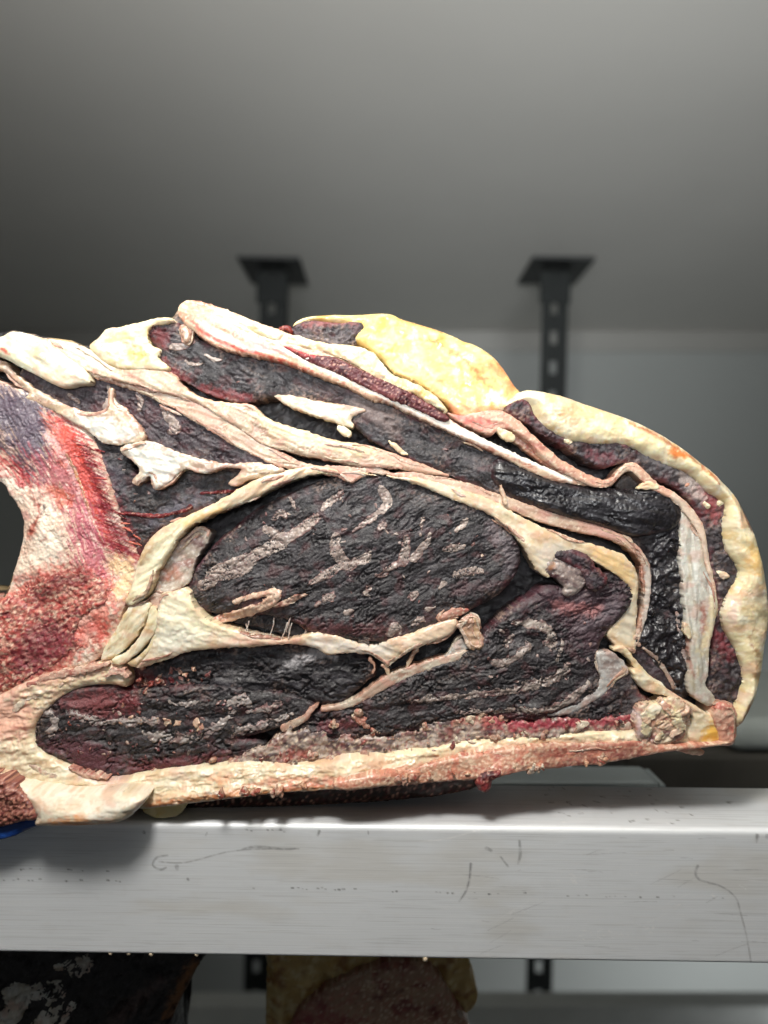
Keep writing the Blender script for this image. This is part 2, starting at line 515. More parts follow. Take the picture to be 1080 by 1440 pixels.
fl = boxes('floor', [(-3.2, 3.2, -2.0, WALL + .1, FLOOR - .08, FLOOR)], m_floor); fl['kind'] = 'structure'

# slotted uprights that hang from plates on the ceiling
def post(px, label):
    Y = 1.72; k = (D + Y) / F
    x = (px - 540) * k
    t = thing('shelf_upright', label, 'shelf upright', (x, Y, CEIL), 'slotted uprights behind the meat')
    boxes('ceiling_plate', [(-.088, .092, -.12, .12, -.010, -.001)], m_plate, t, .002)
    H = CEIL - FLOOR - .003
    ww = .037
    boxes('side_rail', [(-ww, -.010, -.020, -.014, -H, -.011)], m_post, t)
    boxes('side_rail', [(.010, ww, -.020, -.014, -H, -.011)], m_post, t)
    boxes('flange', [(ww + .0005, ww + .004, -.020, .040, -H, -.011)], m_post, t)
    z = -.05; first = None
    while z > -H + .1:
        if first is None:
            first = boxes('rung', [(-.0098, .0098, -.0195, -.0145, -.052, 0)], m_post, t, loc=(0, 0, z))
        else:
            o = first.copy(); COL.objects.link(o); o.parent = t; o.location = (0, 0, z)
        z -= .090
    boxes('bracket', [(-.046, .046, -.0265, -.0205, -.11, -.02)], m_post, t, .002)
    t.rotation_euler = (0, math.radians(1.35), 0)
    return t
post(385, 'dark slotted steel upright under a ceiling plate, showing above the left half of the meat')
post(779, 'dark slotted steel upright under a ceiling plate, above the dip between the two fat caps')

m_rail = simple('dull_aluminium', (196, 204, 204), .45, .3, vary=.06, scale=20, stretch=(.1, 1, 1))
a = thing('rear_rail', 'pale rail just behind the front beam, below the right part of the meat', 'rail', (0, .2, -.262))
boxes('rail_body', [(-.5, .262, -.02, .03, -.05, .006)], m_rail, a, .006)
boxes('end_cap', [(.2625, .268, -.018, .028, -.048, .003)], m_rail, a, .002)
m_shade = simple('grey_paint', (168, 170, 166), .5, .0, vary=.06, scale=20)
b_ = thing('back_shelf_beam', 'pale grey lower shelf beam far behind, between the two lower pieces of meat', 'beam', (0, 1.4, -1.27))
boxes('beam_body', [(-1.6, 1.6, -.02, .04, -.055, .0)], m_shade, b_, .004)
boxes('shelf_lip', [(-1.6, 1.6, -.06, -.0205, -.085, -.058)], m_rail, b_, .003)
m_dark = simple('dark_plastic', (72, 69, 63), .5, vary=.12, scale=20)
m_lid = simple('grey_lid_plastic', (150, 156, 152), .35, vary=.08, scale=20)
c_ = thing('storage_crate', 'dark crate with grey lid standing behind the right end of the beam', 'crate', (.42, .45, -.42))
boxes('crate_body', [(-.1, .5, 0, .3, -.12, .105)], m_dark, c_, .01)
boxes('crate_lid', [(.03, .52, -.01, .31, .1065, .150)], m_lid, c_, .018, segs=4)

# ------------------------------------------------------------------ the aluminium beam
def beam():
    T = thing('aluminium_beam', 'scuffed brushed aluminium box beam carrying the large dark piece of meat', 'beam', (0, -.012, -.215))
    hgt, dep, rad = .0915, .080, .0045
    m, nt, b = principled('brushed_aluminium')
    L = nt.links.new
    at = N(nt, 'ShaderNodeAttribute', attribute_name='tint')
    tc = N(nt, 'ShaderNodeTexCoord'); mp = N(nt, 'ShaderNodeMapping')
    mp.inputs['Scale'].default_value = (.004, 1, 1)
    n = N(nt, 'ShaderNodeTexNoise', i_Scale=1500.0, i_Detail=5.0, i_Roughness=.7)
    L(tc.outputs['Object'], mp.inputs['Vector']); L(mp.outputs['Vector'], n.inputs['Vector'])
    n2 = N(nt, 'ShaderNodeTexNoise', i_Scale=14.0, i_Detail=6.0, i_Roughness=.65)
    L(tc.outputs['Object'], n2.inputs['Vector'])
    mr = N(nt, 'ShaderNodeMapRange'); mr.inputs['From Min'].default_value = .3; mr.inputs['From Max'].default_value = .7
    mr.inputs['To Min'].default_value = .90; mr.inputs['To Max'].default_value = 1.05
    L(n.outputs['Fac'], mr.inputs['Value'])
    mul = N(nt, 'ShaderNodeVectorMath', operation='SCALE')
    L(at.outputs['Color'], mul.inputs[0]); L(mr.outputs['Result'], mul.inputs['Scale'])
    L(mul.outputs['Vector'], b.inputs['Base Color'])
    rr = N(nt, 'ShaderNodeMapRange'); rr.inputs['From Min'].default_value = .3; rr.inputs['From Max'].default_value = .7
    rr.inputs['To Min'].default_value = .34; rr.inputs['To Max'].default_value = .52
    L(n2.outputs['Fac'], rr.inputs['Value']); L(rr.outputs['Result'], b.inputs['Roughness'])
    bp = N(nt, 'ShaderNodeBump', i_Strength=.35, i_Distance=.0003)
    L(n.outputs['Fac'], bp.inputs['Height']); L(bp.outputs['Normal'], b.inputs['Normal'])
    b.inputs['Metallic'].default_value = .22
    # profile (y towards the wall, z up), from the back top edge over the front to the back bottom edge
    pr = [(dep - rad + rad * math.sin(a), -rad + rad * math.cos(a)) for a in np.linspace(math.pi / 2, 0, 4)]
    pr += [(y, 0) for y in np.linspace(dep - rad, rad, 40)[1:]]
    pr += [(rad - rad * math.sin(a), -rad + rad * math.cos(a)) for a in np.linspace(0, math.pi / 2, 8)[1:]]
    nf = 150
    pr += [(0, z) for z in np.linspace(-rad, -hgt + .002, nf)[1:]]
    pr += [(.002 - .002 * math.cos(a), -hgt + .002 - .002 * math.sin(a)) for a in np.linspace(0, math.pi / 2, 5)[1:]]
    pr += [(y, -hgt) for y in np.linspace(.002, dep, 6)[1:]]
    pr = np.array(pr)
    xs = np.linspace(-.36, .36, 900)
    gx, gj = np.meshgrid(xs, np.arange(len(pr)))
    gy = pr[gj, 0]; gz = pr[gj, 1]
    V = np.stack([gx, gy, gz], -1).reshape(-1, 3)
    ny, nx = gx.shape
    idx = np.arange(nx * ny).reshape(ny, nx)
    q = np.stack([idx[:-1, :-1], idx[1:, :-1], idx[1:, 1:], idx[:-1, 1:]], -1).reshape(-1, 4)
    # wear that stays on the metal: pen marks, dotted print, grease smears, nicks; coordinates in photo pixels
    px = V[:, 0] / (.508 / F) + 540; py = np.where(V[:, 1] <= rad, 720 + (.215 - V[:, 2]) / (.508 / F), 1160 - V[:, 1] / dep * 60)
    front = V[:, 1] <= rad
    col = np.tile(srgb((236, 239, 242)), (len(V), 1))
    g = fbm(px / 260, py / 90, 4, 901); col = mix(col, srgb((228, 228, 226)), smooth(0, .5, g))
    g = fbm(px / 60, py / 4, 4, 905); col = mix(col, srgb((240, 241, 242)), .3 * smooth(.1, .5, g))
    g = fbm(px / 160, py / 2.2, 3, 907); col = mix(col, srgb((176, 176, 174)), .22 * smooth(.25, .5, g))
    g = fbm(px / 26, py / 22, 4, 906); col = mix(col, srgb((204, 200, 194)), .06 * smooth(.25, .6, g))
    def mark(pts, c, s=.8, fe=1.2):
        nonlocal col
        P_ = spline(pts, False, 6)
        k = sd_stroke(px, py, P_)
        br = .5 + .5 * smooth(-.35, .2, fbm(px / 9, py / 9, 2, int(pts[0][0])))
        col = mix(col, srgb(c), np.where(front | (pts[0][1] < 1160), smooth(-fe, fe, k) * s * br, 0))
    INK = (120, 120, 122)
    mark([(662, 1213, 1.5), (660, 1235, 1.2), (655, 1252, 1.2), (646, 1266, .6)], INK)
    mark([(978, 1212, 1.6), (975, 1222, 1.8), (982, 1232, 1.4), (1010, 1240, 1.0), (1030, 1255, 1.0), (1037, 1275, 1.0), (1046, 1310, .9), (1052, 1345, .8)], (146, 146, 148), .7)
    mark([(234, 1207, 1.2), (219, 1210, 1.5), (213, 1221, 1.2), (224, 1227, 1.6), (232, 1224, 1)], INK, .6)
    mark([(222, 1216, .8), (262, 1216, .8), (330, 1199, .7), (420, 1195, .7)], (120, 118, 116), .6)
    mark([(247, 1222, 3), (248, 1226, 2)], INK, .6)
    mark([(340, 1197, 1), (360, 1193, 2), (400, 1196, 1.4), (415, 1195, .8)], INK, .5)
    mark([(449, 1170, 1.8), (447, 1176, 1.2)], INK, .7); mark([(200, 1174, 2), (200.5, 1175, 2)], INK, .8); mark([(263, 1240, 1.8), (263.5, 1241, 1.6)], INK, .8)
    mark([(730, 1180, 1.5), (731, 1200, 2), (728, 1212, 1.2)], INK, .6); mark([(704, 1203, 1), (714, 1216, 1.4)], INK, .6); mark([(684, 1191, 2.5), (690, 1194, 2)], INK, .5)
    mark([(1060, 1169, 2.5), (1059, 1178, 1)], INK, .7); mark([(1075, 1170, 4), (1079, 1172, 4)], INK, .4)
    mark([(290, 1174, .8), (288, 1178, .8)], INK, .5); mark([(518, 1170, 1), (518, 1173, .8)], INK, .6)
    rng = random.Random(5)
    for (x0, x1, yy, p) in [(0, 175, 1229, .35), (0, 165, 1244, .35), (355, 525, 1251, .42), (540, 740, 1254, .3), (790, 1020, 1256, .14), (345, 420, 1170, .3)]:
        x = x0
        while x < x1:                                   # faint dotted print along the beam
            if rng.random() < p:
                rr_ = rng.choice((.6, .7, .8, 1.3))
                y_ = yy + rng.uniform(-1.5, 1.5)
                mark([(x, y_, rr_), (x + rng.uniform(.3, 3), y_, rr_)], (84, 84, 86), .75, .8)
            x += rng.uniform(3, 9)
    WH = (250, 250, 250)
    for (x, y, s_) in [(800, 1232, 14), (805, 1238, 10), (852, 1192, 8), (835, 1309, 18), (866, 1309, 10), (570, 1341, 16), (560, 1345, 10), (576, 1346, 8), (905, 1300, 12), (735, 1277, 6), (720, 1281, 6), (950, 1268, 6), (1000, 1250, 8), (890, 1225, 5), (1040, 1240, 6)]:
        for k_ in range(int(s_ * .7)):
            x_ = x + rng.gauss(0, s_ * .7); y_ = y + rng.gauss(0, s_ * .3)
            mark([(x_, y_, rng.uniform(.4, 1.1)), (x_ + rng.uniform(-4, 4), y_ + rng.uniform(-2, 2), .4)], WH, .7, .8)
    for k_ in range(70):                                # fine scratches
        x_, y_, l_ = rng.uniform(600, 1080), rng.uniform(1172, 1345), rng.uniform(8, 60)
        an = rng.choice((-.6, -.5, -.4, .1, .05, -.05))
        mark([(x_, y_, .35), (x_ + l_ / 2, y_ + l_ / 2 * an + rng.uniform(-1, 1), .45), (x_ + l_, y_ + l_ * an, .3)], WH if rng.random() < .6 else (150, 150, 152), .45, .7)
    mark([(590, 1183, .5), (630, 1178, .9), (680, 1163, .5)], WH, .8)
    for k_ in range(40):                                # specks and nicks on the top face
        x_ = rng.uniform(760, 1080); y_ = rng.uniform(1104, 1158)
        mark([(x_, y_, rng.uniform(.4, 1.1)), (x_ + rng.uniform(1, 9), y_ + rng.uniform(-2, 3), .4)], rng.choice((WH, (70, 62, 58), (96, 92, 90))), .8, .8)
    bd = make_mesh('beam_body', V, q, col, m, T)
    # crumbs of fat caught under the lower edge
    for (x_, y_, r_) in [(599, 1354, 5), (152, 1346, 3), (178, 1346.5, 3), (210, 1347, 3.5), (275, 1348, 3)]:
        bm = bmesh.new()
        bmesh.ops.create_icosphere(bm, subdivisions=2, radius=r_ * .00049)
        for v in bm.verts:
            v.co *= 1 + rng.uniform(-.2, .2)
            v.co.z *= 1.2
        me = bpy.data.meshes.new('fat_crumb'); bm.to_mesh(me); bm.free()
        for p_ in me.polygons: p_.use_smooth = True
        me.materials.append(m_crumb)
        o = bpy.data.objects.new('fat_crumb', me); COL.objects.link(o)
        o.location = ((x_ - 540) * .508 / F, .002, -.0915 - .0002); o.parent = T
    T.rotation_euler = (0, math.radians(.22), math.radians(-1.1))
m_crumb = simple('fat_crumb', (226, 206, 176), .5, vary=.05, scale=200)
beam()

# ------------------------------------------------------------------ the dry aged piece of beef
MT = thing('beef_joint', 'large dry-aged beef leg with blackened cut face, resting on the aluminium beam', 'meat', (0, .05, -.215))

SIL = [(-70, 480), (0, 471), (25, 468), (60, 476), (100, 482), (124, 490), (150, 470), (190, 460), (240, 452), (256, 436), (285, 434), (330, 448), (380, 466),
       (410, 474), (470, 480), (560, 500), (640, 540), (700, 565), (760, 562), (850, 584), (945, 630), (1000, 675), (1030, 715), (1052, 760), (1066, 815), (1068, 870), (1058, 940),
       (1040, 990), (1022, 1036), (980, 1042), (900, 1054), (800, 1066), (690, 1080), (600, 1090), (480, 1098), (380, 1105), (280, 1112),
       (190, 1128), (140, 1140), (50, 1130), (-70, 1110), (-70, 850), (0, 848), (24, 800), (38, 748), (32, 715), (14, 690), (0, 672), (-70, 630)]
P('inner_tissue', SIL, MT, MUSB, edge=((196, 168, 122), 7), h=-46, bulge=4, relief=bark(5, 16, 2, -20, 3), step=3.2, thick=320, jag=1.0, back=[(40, -2), (120, 6), (230, 30), (330, 80)])

# --- outer muscles
M1 = P('muscle', [(209, 461), (222, 455), (250, 458), (262, 472), (290, 486), (330, 500), (380, 510), (430, 524), (470, 540), (520, 560), (580, 590), (640, 612), (696, 640), (733, 658),
     (770, 675), (810, 684), (845, 690), (890, 692), (926, 690), (952, 703), (957, 730), (957, 800), (962, 863), (964, 920), (968, 950), (962, 976), (950, 972), (943, 955), (930, 938),
     (912, 916), (896, 906), (893, 894), (904, 875), (914, 840), (916, 810), (911, 780), (897, 765), (880, 752), (845, 740), (800, 728), (750, 712), (700, 693), (659, 677), (620, 660),
     (580, 645), (545, 627), (520, 614), (496, 590), (480, 570), (455, 562), (410, 556), (385, 555), (358, 560), (335, 562), (300, 553), (270, 538), (240, 520), (224, 503), (226, 490), (215, 476)],
     MT, MUS, h=[(230, 480, 0), (300, 530, -2), (450, 550, -8), (600, 620, -6), (750, 690, -4), (900, 720, -10), (935, 800, -18), (930, 930, -20)], bulge=6, r=14,
     relief=both(bark(3.2, 11, 3.2, 24, 11), soft(6, 50, 2, 24, 12, 0)), thick=40, ca=24,
     paint=[([(215, 462), (240, 470), (236, 490), (222, 486)], (104, 34, 38), 6, .8, 2), ([(225, 500), (250, 520), (268, 532, ), (250, 534), (232, 516)], (120, 44, 48), 6, .8, 2),
            ([(280, 548, 5), (320, 556, 6), (350, 558, 3)], (128, 48, 52), 6, .7, 3),
            ([(505, 566, 12), (540, 590, 14), (556, 608, 9)], (120, 104, 100), 8, .75, 3), ([(430, 545, 4), (470, 550, 6), (500, 556, 5)], (104, 86, 88), 6, .5, 3),
            ([(880, 700), (955, 705), (956, 800), (920, 850), (900, 780), (880, 745)], (34, 30, 33), 14, .8, 3)])
P('muscle', [(700, 646), (735, 660), (772, 677), (812, 686), (850, 691), (892, 692), (928, 691), (950, 702), (955, 722), (944, 742), (920, 748), (890, 752), (858, 742), (815, 730), (770, 718), (735, 704), (706, 690), (690, 668)], MT, MUSB, grow=0, h=[(700, 665, -4), (800, 700, 0), (900, 712, 2), (945, 720, -8)], bulge=15, r=26,
  relief=both(bark(2.6, 8, 5, 12, 17), soft(7, 26, 3, 14, 18, 0)), thick=40, mat='wet', c=[(38, 36, 39), (60, 58, 62), (24, 21, 23)], jag=2.5, label='glossy near-black muscle edge that bends down at the right')
P('muscle', [(884, 752), (910, 744), (940, 738), (956, 730), (957, 800), (962, 863), (964, 920), (968, 950), (962, 976), (950, 972), (943, 955), (930, 938), (912, 916), (896, 906), (893, 894), (904, 875), (914, 840), (916, 810), (911, 780), (897, 765)], MT, MUSB, grow=3, h=[(900, 760, -20), (940, 770, -10), (930, 850, -18), (930, 900, -8), (955, 950, -10)], bulge=6, r=12,
  relief=both(bark(5, 11, 1.3, -35, 19), soft(10, 26, 1.2, -40, 14, 0)), thick=40, mat='wet', c=[(40, 36, 40), (66, 62, 66), (24, 19, 22)], jag=3)
for s in ([(290, 500, 2), (300, 506, 3), (312, 508, 2)], [(245, 490, 5), (262, 488, 5), (272, 482, 4)], [(262, 508, 2), (275, 514, 3), (285, 512, 2)]):
    P('fat_streak', s, M1.obj, STRK, on=M1, off=.4, bulge=1.5, r=3, relief=soft(1.2, 8), thick=5, step=1.4)
M2 = P('muscle', [(110, 528), (122, 526), (159, 537), (193, 548), (222, 563), (252, 581), (281, 596), (307, 611), (333, 630), (356, 644), (376, 656), (352, 657), (326, 650),
     (281, 644), (237, 628), (207, 610), (185, 583), (156, 578), (122, 580), (93, 568), (60, 545), (40, 528), (60, 530), (89, 545)],
     MT, MUSP, h=-7, grow=8, bulge=6, r=9, relief=bark(4.0, 9, 3.0, 32, 21), ca=32, thick=40)
for s in ([(155, 545, 3), (157, 560, 4), (152, 574, 5)], [(195, 553, 2), (200, 566, 4), (198, 577, 3)], [(232, 575, 5), (242, 592, 7), (250, 604, 7), (240, 608, 4)], [(100, 556, 3), (112, 566, 3)]):
    P('fat_streak', s, M2.obj, STRK, on=M2, off=.4, bulge=1.5, r=3, relief=soft(1.2, 8), thick=5, step=1.4)
M3 = P('muscle', [(120, 610), (133, 618), (159, 624), (174, 635), (189, 665), (215, 683), (245, 664), (274, 660), (319, 658), (338, 664), (345, 682), (326, 697), (290, 712), (262, 722), (230, 738), (207, 757), (190, 782),
     (176, 772), (164, 735), (152, 690), (138, 650)], MT, MUS, h=[(150, 650, -8), (300, 670, -20), (220, 740, -12)], bulge=6, r=10, relief=bark(4.2, 12, 1.8, -10, 31), thick=40,
     paint=[([(135, 640), (160, 690), (180, 740), (200, 782), (170, 775), (140, 700)], (116, 36, 44), 14, .85, 4), ([(150, 650), (170, 660), (175, 690), (160, 690)], (92, 86, 96), 8, .5, 3),
            ([(290, 700, 6), (250, 715, 9), (215, 735, 6)], (108, 104, 116), 10, .5, 4)])
P('blood_vessel', [(178, 722, 2), (200, 724, 3), (222, 726, 3), (245, 722, 2.5), (262, 718, 3), (269, 713, 4)], M3.obj, dict(RAW, c=[(120, 24, 30), (150, 44, 44), (80, 16, 22)]), on=M3, off=0, bulge=4, r=3.5, relief=soft(1, 8), thick=5, step=1.4)
P('blood_vessel', [(285, 694, 2), (310, 692, 2.5), (332, 690, 2.5)], M3.obj, dict(RAW, c=[(104, 26, 32), (120, 40, 44), (70, 16, 22)]), on=M3, off=0, bulge=4, r=3.5, relief=soft(1, 8), thick=5, step=1.4)

# --- sawn bone and raw meat on the left
BN = P('sawn_bone', [(-70, 520), (-10, 532), (20, 545), (50, 555), (72, 565), (100, 588), (128, 612), (148, 650), (164, 700), (178, 748), (194, 778), (196, 800), (184, 830), (172, 862), (160, 895), (140, 925), (110, 940), (70, 948), (30, 968), (-10, 985), (-70, 1000),
     (-70, 850), (0, 846), (22, 798), (34, 746), (28, 716), (12, 692), (0, 676), (-70, 640)], MT, dict(c=[(228, 196, 174), (240, 224, 206), (214, 166, 154)], mat='bone'),
     h=[(0, 560, 6), (60, 620, 0), (150, 700, -7), (30, 740, -2), (90, 780, 4), (0, 900, 10), (150, 880, 2), (190, 790, -9)], bulge=5, r=14, jag=2.5, thick=120, cl=30, step=1.3,
     relief=both(crumb(1.6, 7, 41), both(bark(1.4, 6, 4, 62, 42), soft(6, 60, 1.5, 60, 43))), back=[(30, -2), (90, 4), (200, 30)],
     paint=[([(-70, 530), (0, 540), (60, 562), (76, 600), (70, 640), (60, 660), (30, 640), (0, 606), (-70, 580)], (92, 82, 96), 10, .95, 3, 55),
            ([(40, 640), (66, 645), (80, 620), (84, 590), (100, 600), (110, 640), (130, 690), (124, 720), (96, 720), (70, 690), (50, 665)], (170, 84, 94), 12, .85, 4, 60),
            ([(-70, 600), (0, 612), (30, 640), (55, 668), (62, 690), (50, 682), (20, 655), (0, 636), (-70, 625)], (88, 74, 84), 7, .9, 3, 40),
            ([(0, 645, 6), (30, 668, 9), (50, 690, 8), (60, 705, 4)], (176, 54, 60), 9, .85, 4, 50),
            ([(84, 600), (110, 612), (134, 640), (150, 690), (166, 740), (190, 780), (170, 784), (140, 760), (132, 720), (116, 680), (96, 640)], (158, 38, 48), 11, .95, 5, 22), ([(80, 590, 7), (98, 618, 10), (116, 660, 10), (134, 705, 8), (146, 745, 6)], (196, 72, 56), 9, .85, 4, 20), ([(128, 640), (150, 680), (168, 735), (192, 782), (176, 776), (150, 735), (134, 690)], (112, 34, 46), 9, .8, 5, 24),
            ([(74, 590, 5), (84, 620, 7), (96, 650, 6)], (214, 120, 100), 7, .6, 4, 40), ([(95, 618, 5), (112, 655, 7), (128, 700, 6)], (206, 96, 88), 7, .7, 5, 35),
            ([(70, 612, 3), (92, 642, 4), (108, 680, 3), (122, 720, 3), (136, 760, 4), (150, 800, 4)], (218, 176, 172), 4, .7, 3),
            ([(105, 726), (125, 718), (138, 745), (150, 790), (162, 830), (150, 850), (120, 830), (110, 780)], (176, 80, 98), 13, .85, 5, 70),
            ([(75, 690, 8), (92, 700, 10), (88, 708, 6)], (192, 94, 64), 6, .7, 4),
            ([(50, 700, 12), (70, 740, 14), (60, 780, 12), (30, 800, 8)], (240, 224, 204), 12, .8, 4),
            ([(50, 745, 6), (44, 752, 5), (58, 725, 2.5), (52, 705, 2), (42, 692, 1)], (150, 42, 22), 4, .85, 3), ([(66, 712, 2), (62, 722, 1)], (60, 30, 34), 2, .8, 2),
            ([(62, 760, 1.5), (70, 756, 2), (68, 752, 1)], (140, 60, 50), 2, .7, 3), ([(58, 802, 1.2), (57, 815, 1.5), (54, 830, .8)], (90, 50, 40), 1.5, .8, 2),
            ([(-70, 850), (0, 838), (40, 812), (70, 800), (110, 800), (160, 820), (164, 850), (150, 890), (130, 905), (100, 930), (50, 955), (0, 975), (-70, 990)], (206, 104, 90), 16, .9, 8),
            ([(50, 826), (80, 808), (118, 806), (110, 830), (76, 850), (56, 846)], (120, 48, 52), 10, .8, 7), ([(20, 880), (60, 862), (100, 880), (106, 910), (60, 945), (20, 950), (-10, 930)], (134, 50, 62), 10, .9, 7),
            ([(-40, 870), (-10, 856), (14, 880), (10, 910), (-30, 930)], (190, 60, 66), 8, .7, 7), ([(20, 850, 8), (40, 845, 6), (30, 880, 5)], (214, 176, 160), 7, .6, 6),
            ([(100, 870, 10), (125, 872, 10), (128, 890, 7)], (212, 170, 156), 6, .7, 5), ([(130, 880, 8), (145, 885, 7), (135, 905, 5)], (190, 80, 70), 6, .7, 5),
            ([(120, 850, 14), (150, 845, 10)], (232, 190, 170), 9, .6, 6), ([(165, 720 + 75, 12), (180, 800, 10), (172, 830, 10)], (240, 206, 160), 8, .8, 3)])
P('raw_meat', [(-70, 862), (-10, 850), (20, 838), (50, 822), (84, 806), (122, 806), (152, 826), (150, 852), (128, 858), (110, 880), (112, 904), (88, 926), (50, 950), (10, 968), (-70, 985)], BN.obj, RAW, on=BN, off=.5, bulge=2, r=8, relief=both(crumb(1.8, 8, 50), bark(1.2, 8, 1.8, -35, 55)), jag=12, jl=22, thick=4, ca=-30, cl=10, cst=1.8, c=[(192, 104, 92), (220, 162, 140), (140, 56, 62)],
  speck=[((230, 196, 172), 7, .15, .85), ((112, 36, 48), 6, .2, .75), ((196, 70, 62), 9, .25, .5)], paint=[([(30, 900), (66, 872), (100, 884), (104, 910), (60, 942), (24, 940)], (118, 44, 58), 14, .75, 8), ([(58, 838, 8), (90, 816, 10), (118, 812, 8)], (110, 46, 48), 10, .7, 7)])
for sp, c_ in (([(60, 640, 1.5), (80, 668, 2), (98, 700, 1.5)], (214, 160, 150)), ([(96, 640, 2), (108, 664, 2.5), (126, 712, 1.5)], (236, 170, 120)), ([(118, 690, 1.6), (130, 726, 2), (148, 764, 1.4)], (222, 150, 140))):
    P('sinew_strand', sp, BN.obj, dict(SIN, c=[c_] * 3), on=BN, off=0, bulge=2, r=3, relief=soft(1, 8), thick=4, step=1.4)
for i in range(22):
    rr_ = random.Random(i); t = rr_.random()
    x_ = 96 + 84 * t + rr_.uniform(-14, 14); y_ = 606 + 166 * t + rr_.uniform(-14, 10); l_ = rr_.uniform(8, 24); a_ = rr_.uniform(.1, .9)
    P('meat_fibre', [(x_, y_, .8), (x_ + l_ * .5, y_ + l_ * a_ * .4 + rr_.uniform(-2, 2), rr_.uniform(.9, 1.8)), (x_ + l_, y_ + l_ * a_, .6)], BN.obj, dict(RAW, c=[rr_.choice([(186, 66, 60), (150, 40, 46), (206, 104, 84), (130, 34, 42), (190, 84, 80)])] * 3), on=BN, off=-.5, bulge=1.6, r=2, relief=soft(.6, 6), thick=3, step=1.5, jag=1.6)

# --- fat lobes and sheets, upper left
P('fat_lobe', [(-70, 474), (-20, 470), (0, 474), (20, 466), (58, 475), (76, 486), (92, 500), (119, 520), (127, 538), (110, 540), (88, 544), (70, 538), (52, 528), (28, 516), (10, 506), (-20, 496), (-70, 494)],
  MT, FAT, h=18, bulge=12, r=22, relief=soft(4, 30, 2, 25, 51), thick=160, jag=.8, c=[(242, 236, 204), (246, 242, 220), (228, 222, 200)], back=[(30, 0), (90, 4), (190, 30)],
  paint=[([(2, 490, 1.6), (10, 495, 2), (17, 500, 1)], (196, 60, 40), 2, .85, 1)])
P('fat_sheet', [(52, 476), (80, 478), (100, 481), (124, 490), (146, 508), (165, 517), (200, 518), (224, 518), (244, 528), (262, 546), (288, 560), (320, 566), (356, 570), (380, 590), (430, 606), (467, 618), (515, 626), (555, 638), (600, 655), (632, 668),
     (610, 668), (556, 659), (511, 657), (474, 650), (430, 642), (400, 634), (366, 624), (341, 606), (311, 588), (274, 566), (240, 556), (207, 546), (156, 533), (122, 522), (100, 510), (80, 496)],
  MT, SIN, h=[(90, 490, 14), (160, 525, 12), (300, 575, 6), (400, 615, 4), (600, 660, 2)], bulge=9, r=15, relief=both(layers(2.6, 8, 28, 61), soft(4, 50, 2, 25, 62)), thick=50, ca=26, cst=4, cl=16, c=[(226, 206, 176), (238, 222, 194), (206, 172, 142)],
  paint=[([(70, 480), (124, 492), (160, 518), (130, 516), (90, 495)], (244, 238, 212), 10, .8, 3), ([(420, 612, 7), (480, 626, 8), (520, 634, 6)], (238, 218, 170), 8, .8, 3), ([(370, 585, 6), (390, 600, 8), (430, 615, 6)], (240, 222, 178), 8, .7, 3),
         ([(540, 640, 8), (590, 655, 8), (630, 668, 5)], (206, 158, 136), 8, .7, 3), ([(262, 548, 3), (300, 562, 4), (340, 568, 3)], (236, 196, 160), 4, .6, 3)])
P('fat_lobe', [(126, 488), (138, 476), (150, 463), (168, 460), (190, 455), (214, 449), (232, 446), (246, 450), (234, 456), (216, 458), (208, 466), (212, 484), (226, 492), (222, 502), (238, 516), (230, 522), (207, 520), (165, 519), (142, 506)],
  MT, FAT, h=12, bulge=10, r=18, relief=soft(3.4, 24, 1.5, 0, 53), thick=160, c=[(240, 226, 186), (244, 236, 208), (234, 208, 154)], back=[(30, 0), (90, 4), (190, 30)],
  paint=[([(186, 499, 6), (198, 500, 7), (206, 501, 4)], (232, 176, 88), 7, .85, 2), ([(178, 470, 7), (205, 470, 8)], (236, 210, 146), 8, .7, 2)])
P('fat_crumb', [(254, 462), (262, 458), (268, 466), (266, 478), (259, 480), (256, 472)], MT, SIN, h=14, bulge=5, r=6, relief=crumb(2, 6, 57), thick=14)
P('sinew_sheet', [(-70, 498), (0, 506), (22, 524), (44, 542), (78, 562), (100, 572), (128, 580), (150, 573), (153, 548), (160, 548), (161, 568), (181, 581), (200, 603), (203, 618), (180, 624), (148, 624), (128, 610), (111, 600), (82, 582), (60, 570), (36, 560), (42, 552), (22, 536), (0, 520), (-70, 508)],
  MT, SIN, h=6, bulge=8, r=12, slivers=5, mat='gristle', lam=((178, 144, 124), .4, 5), relief=soft(3, 16, 1.6, 35, 63), thick=30, c=[(224, 200, 168), (232, 220, 200), (206, 176, 150)],
  paint=[([(120, 590), (160, 592), (190, 610), (160, 622), (135, 612)], (222, 222, 214), 9, .85, 2)])
P('sinew_sheet', [(168, 632), (193, 622), (215, 621), (237, 630), (281, 645), (326, 652), (362, 650), (400, 660), (380, 668), (348, 676), (330, 684), (322, 678), (340, 662), (319, 658), (286, 666), (262, 660), (248, 668), (236, 680), (219, 688), (215, 680), (211, 670), (193, 682), (186, 676), (196, 662), (188, 650)],
  MT, SIN, h=8, bulge=8, r=12, slivers=5, mat='gristle', lam=((178, 144, 124), .4, 5), relief=soft(3, 14, 1.6, 14, 64), thick=24, c=[(218, 202, 180), (228, 222, 210), (200, 166, 144)],
  paint=[([(180, 632), (230, 634), (256, 652), (220, 684), (196, 650)], (226, 226, 216), 8, .85, 2), ([(330, 680), (360, 664), (400, 662), (370, 676)], (226, 196, 150), 6, .6, 2)])

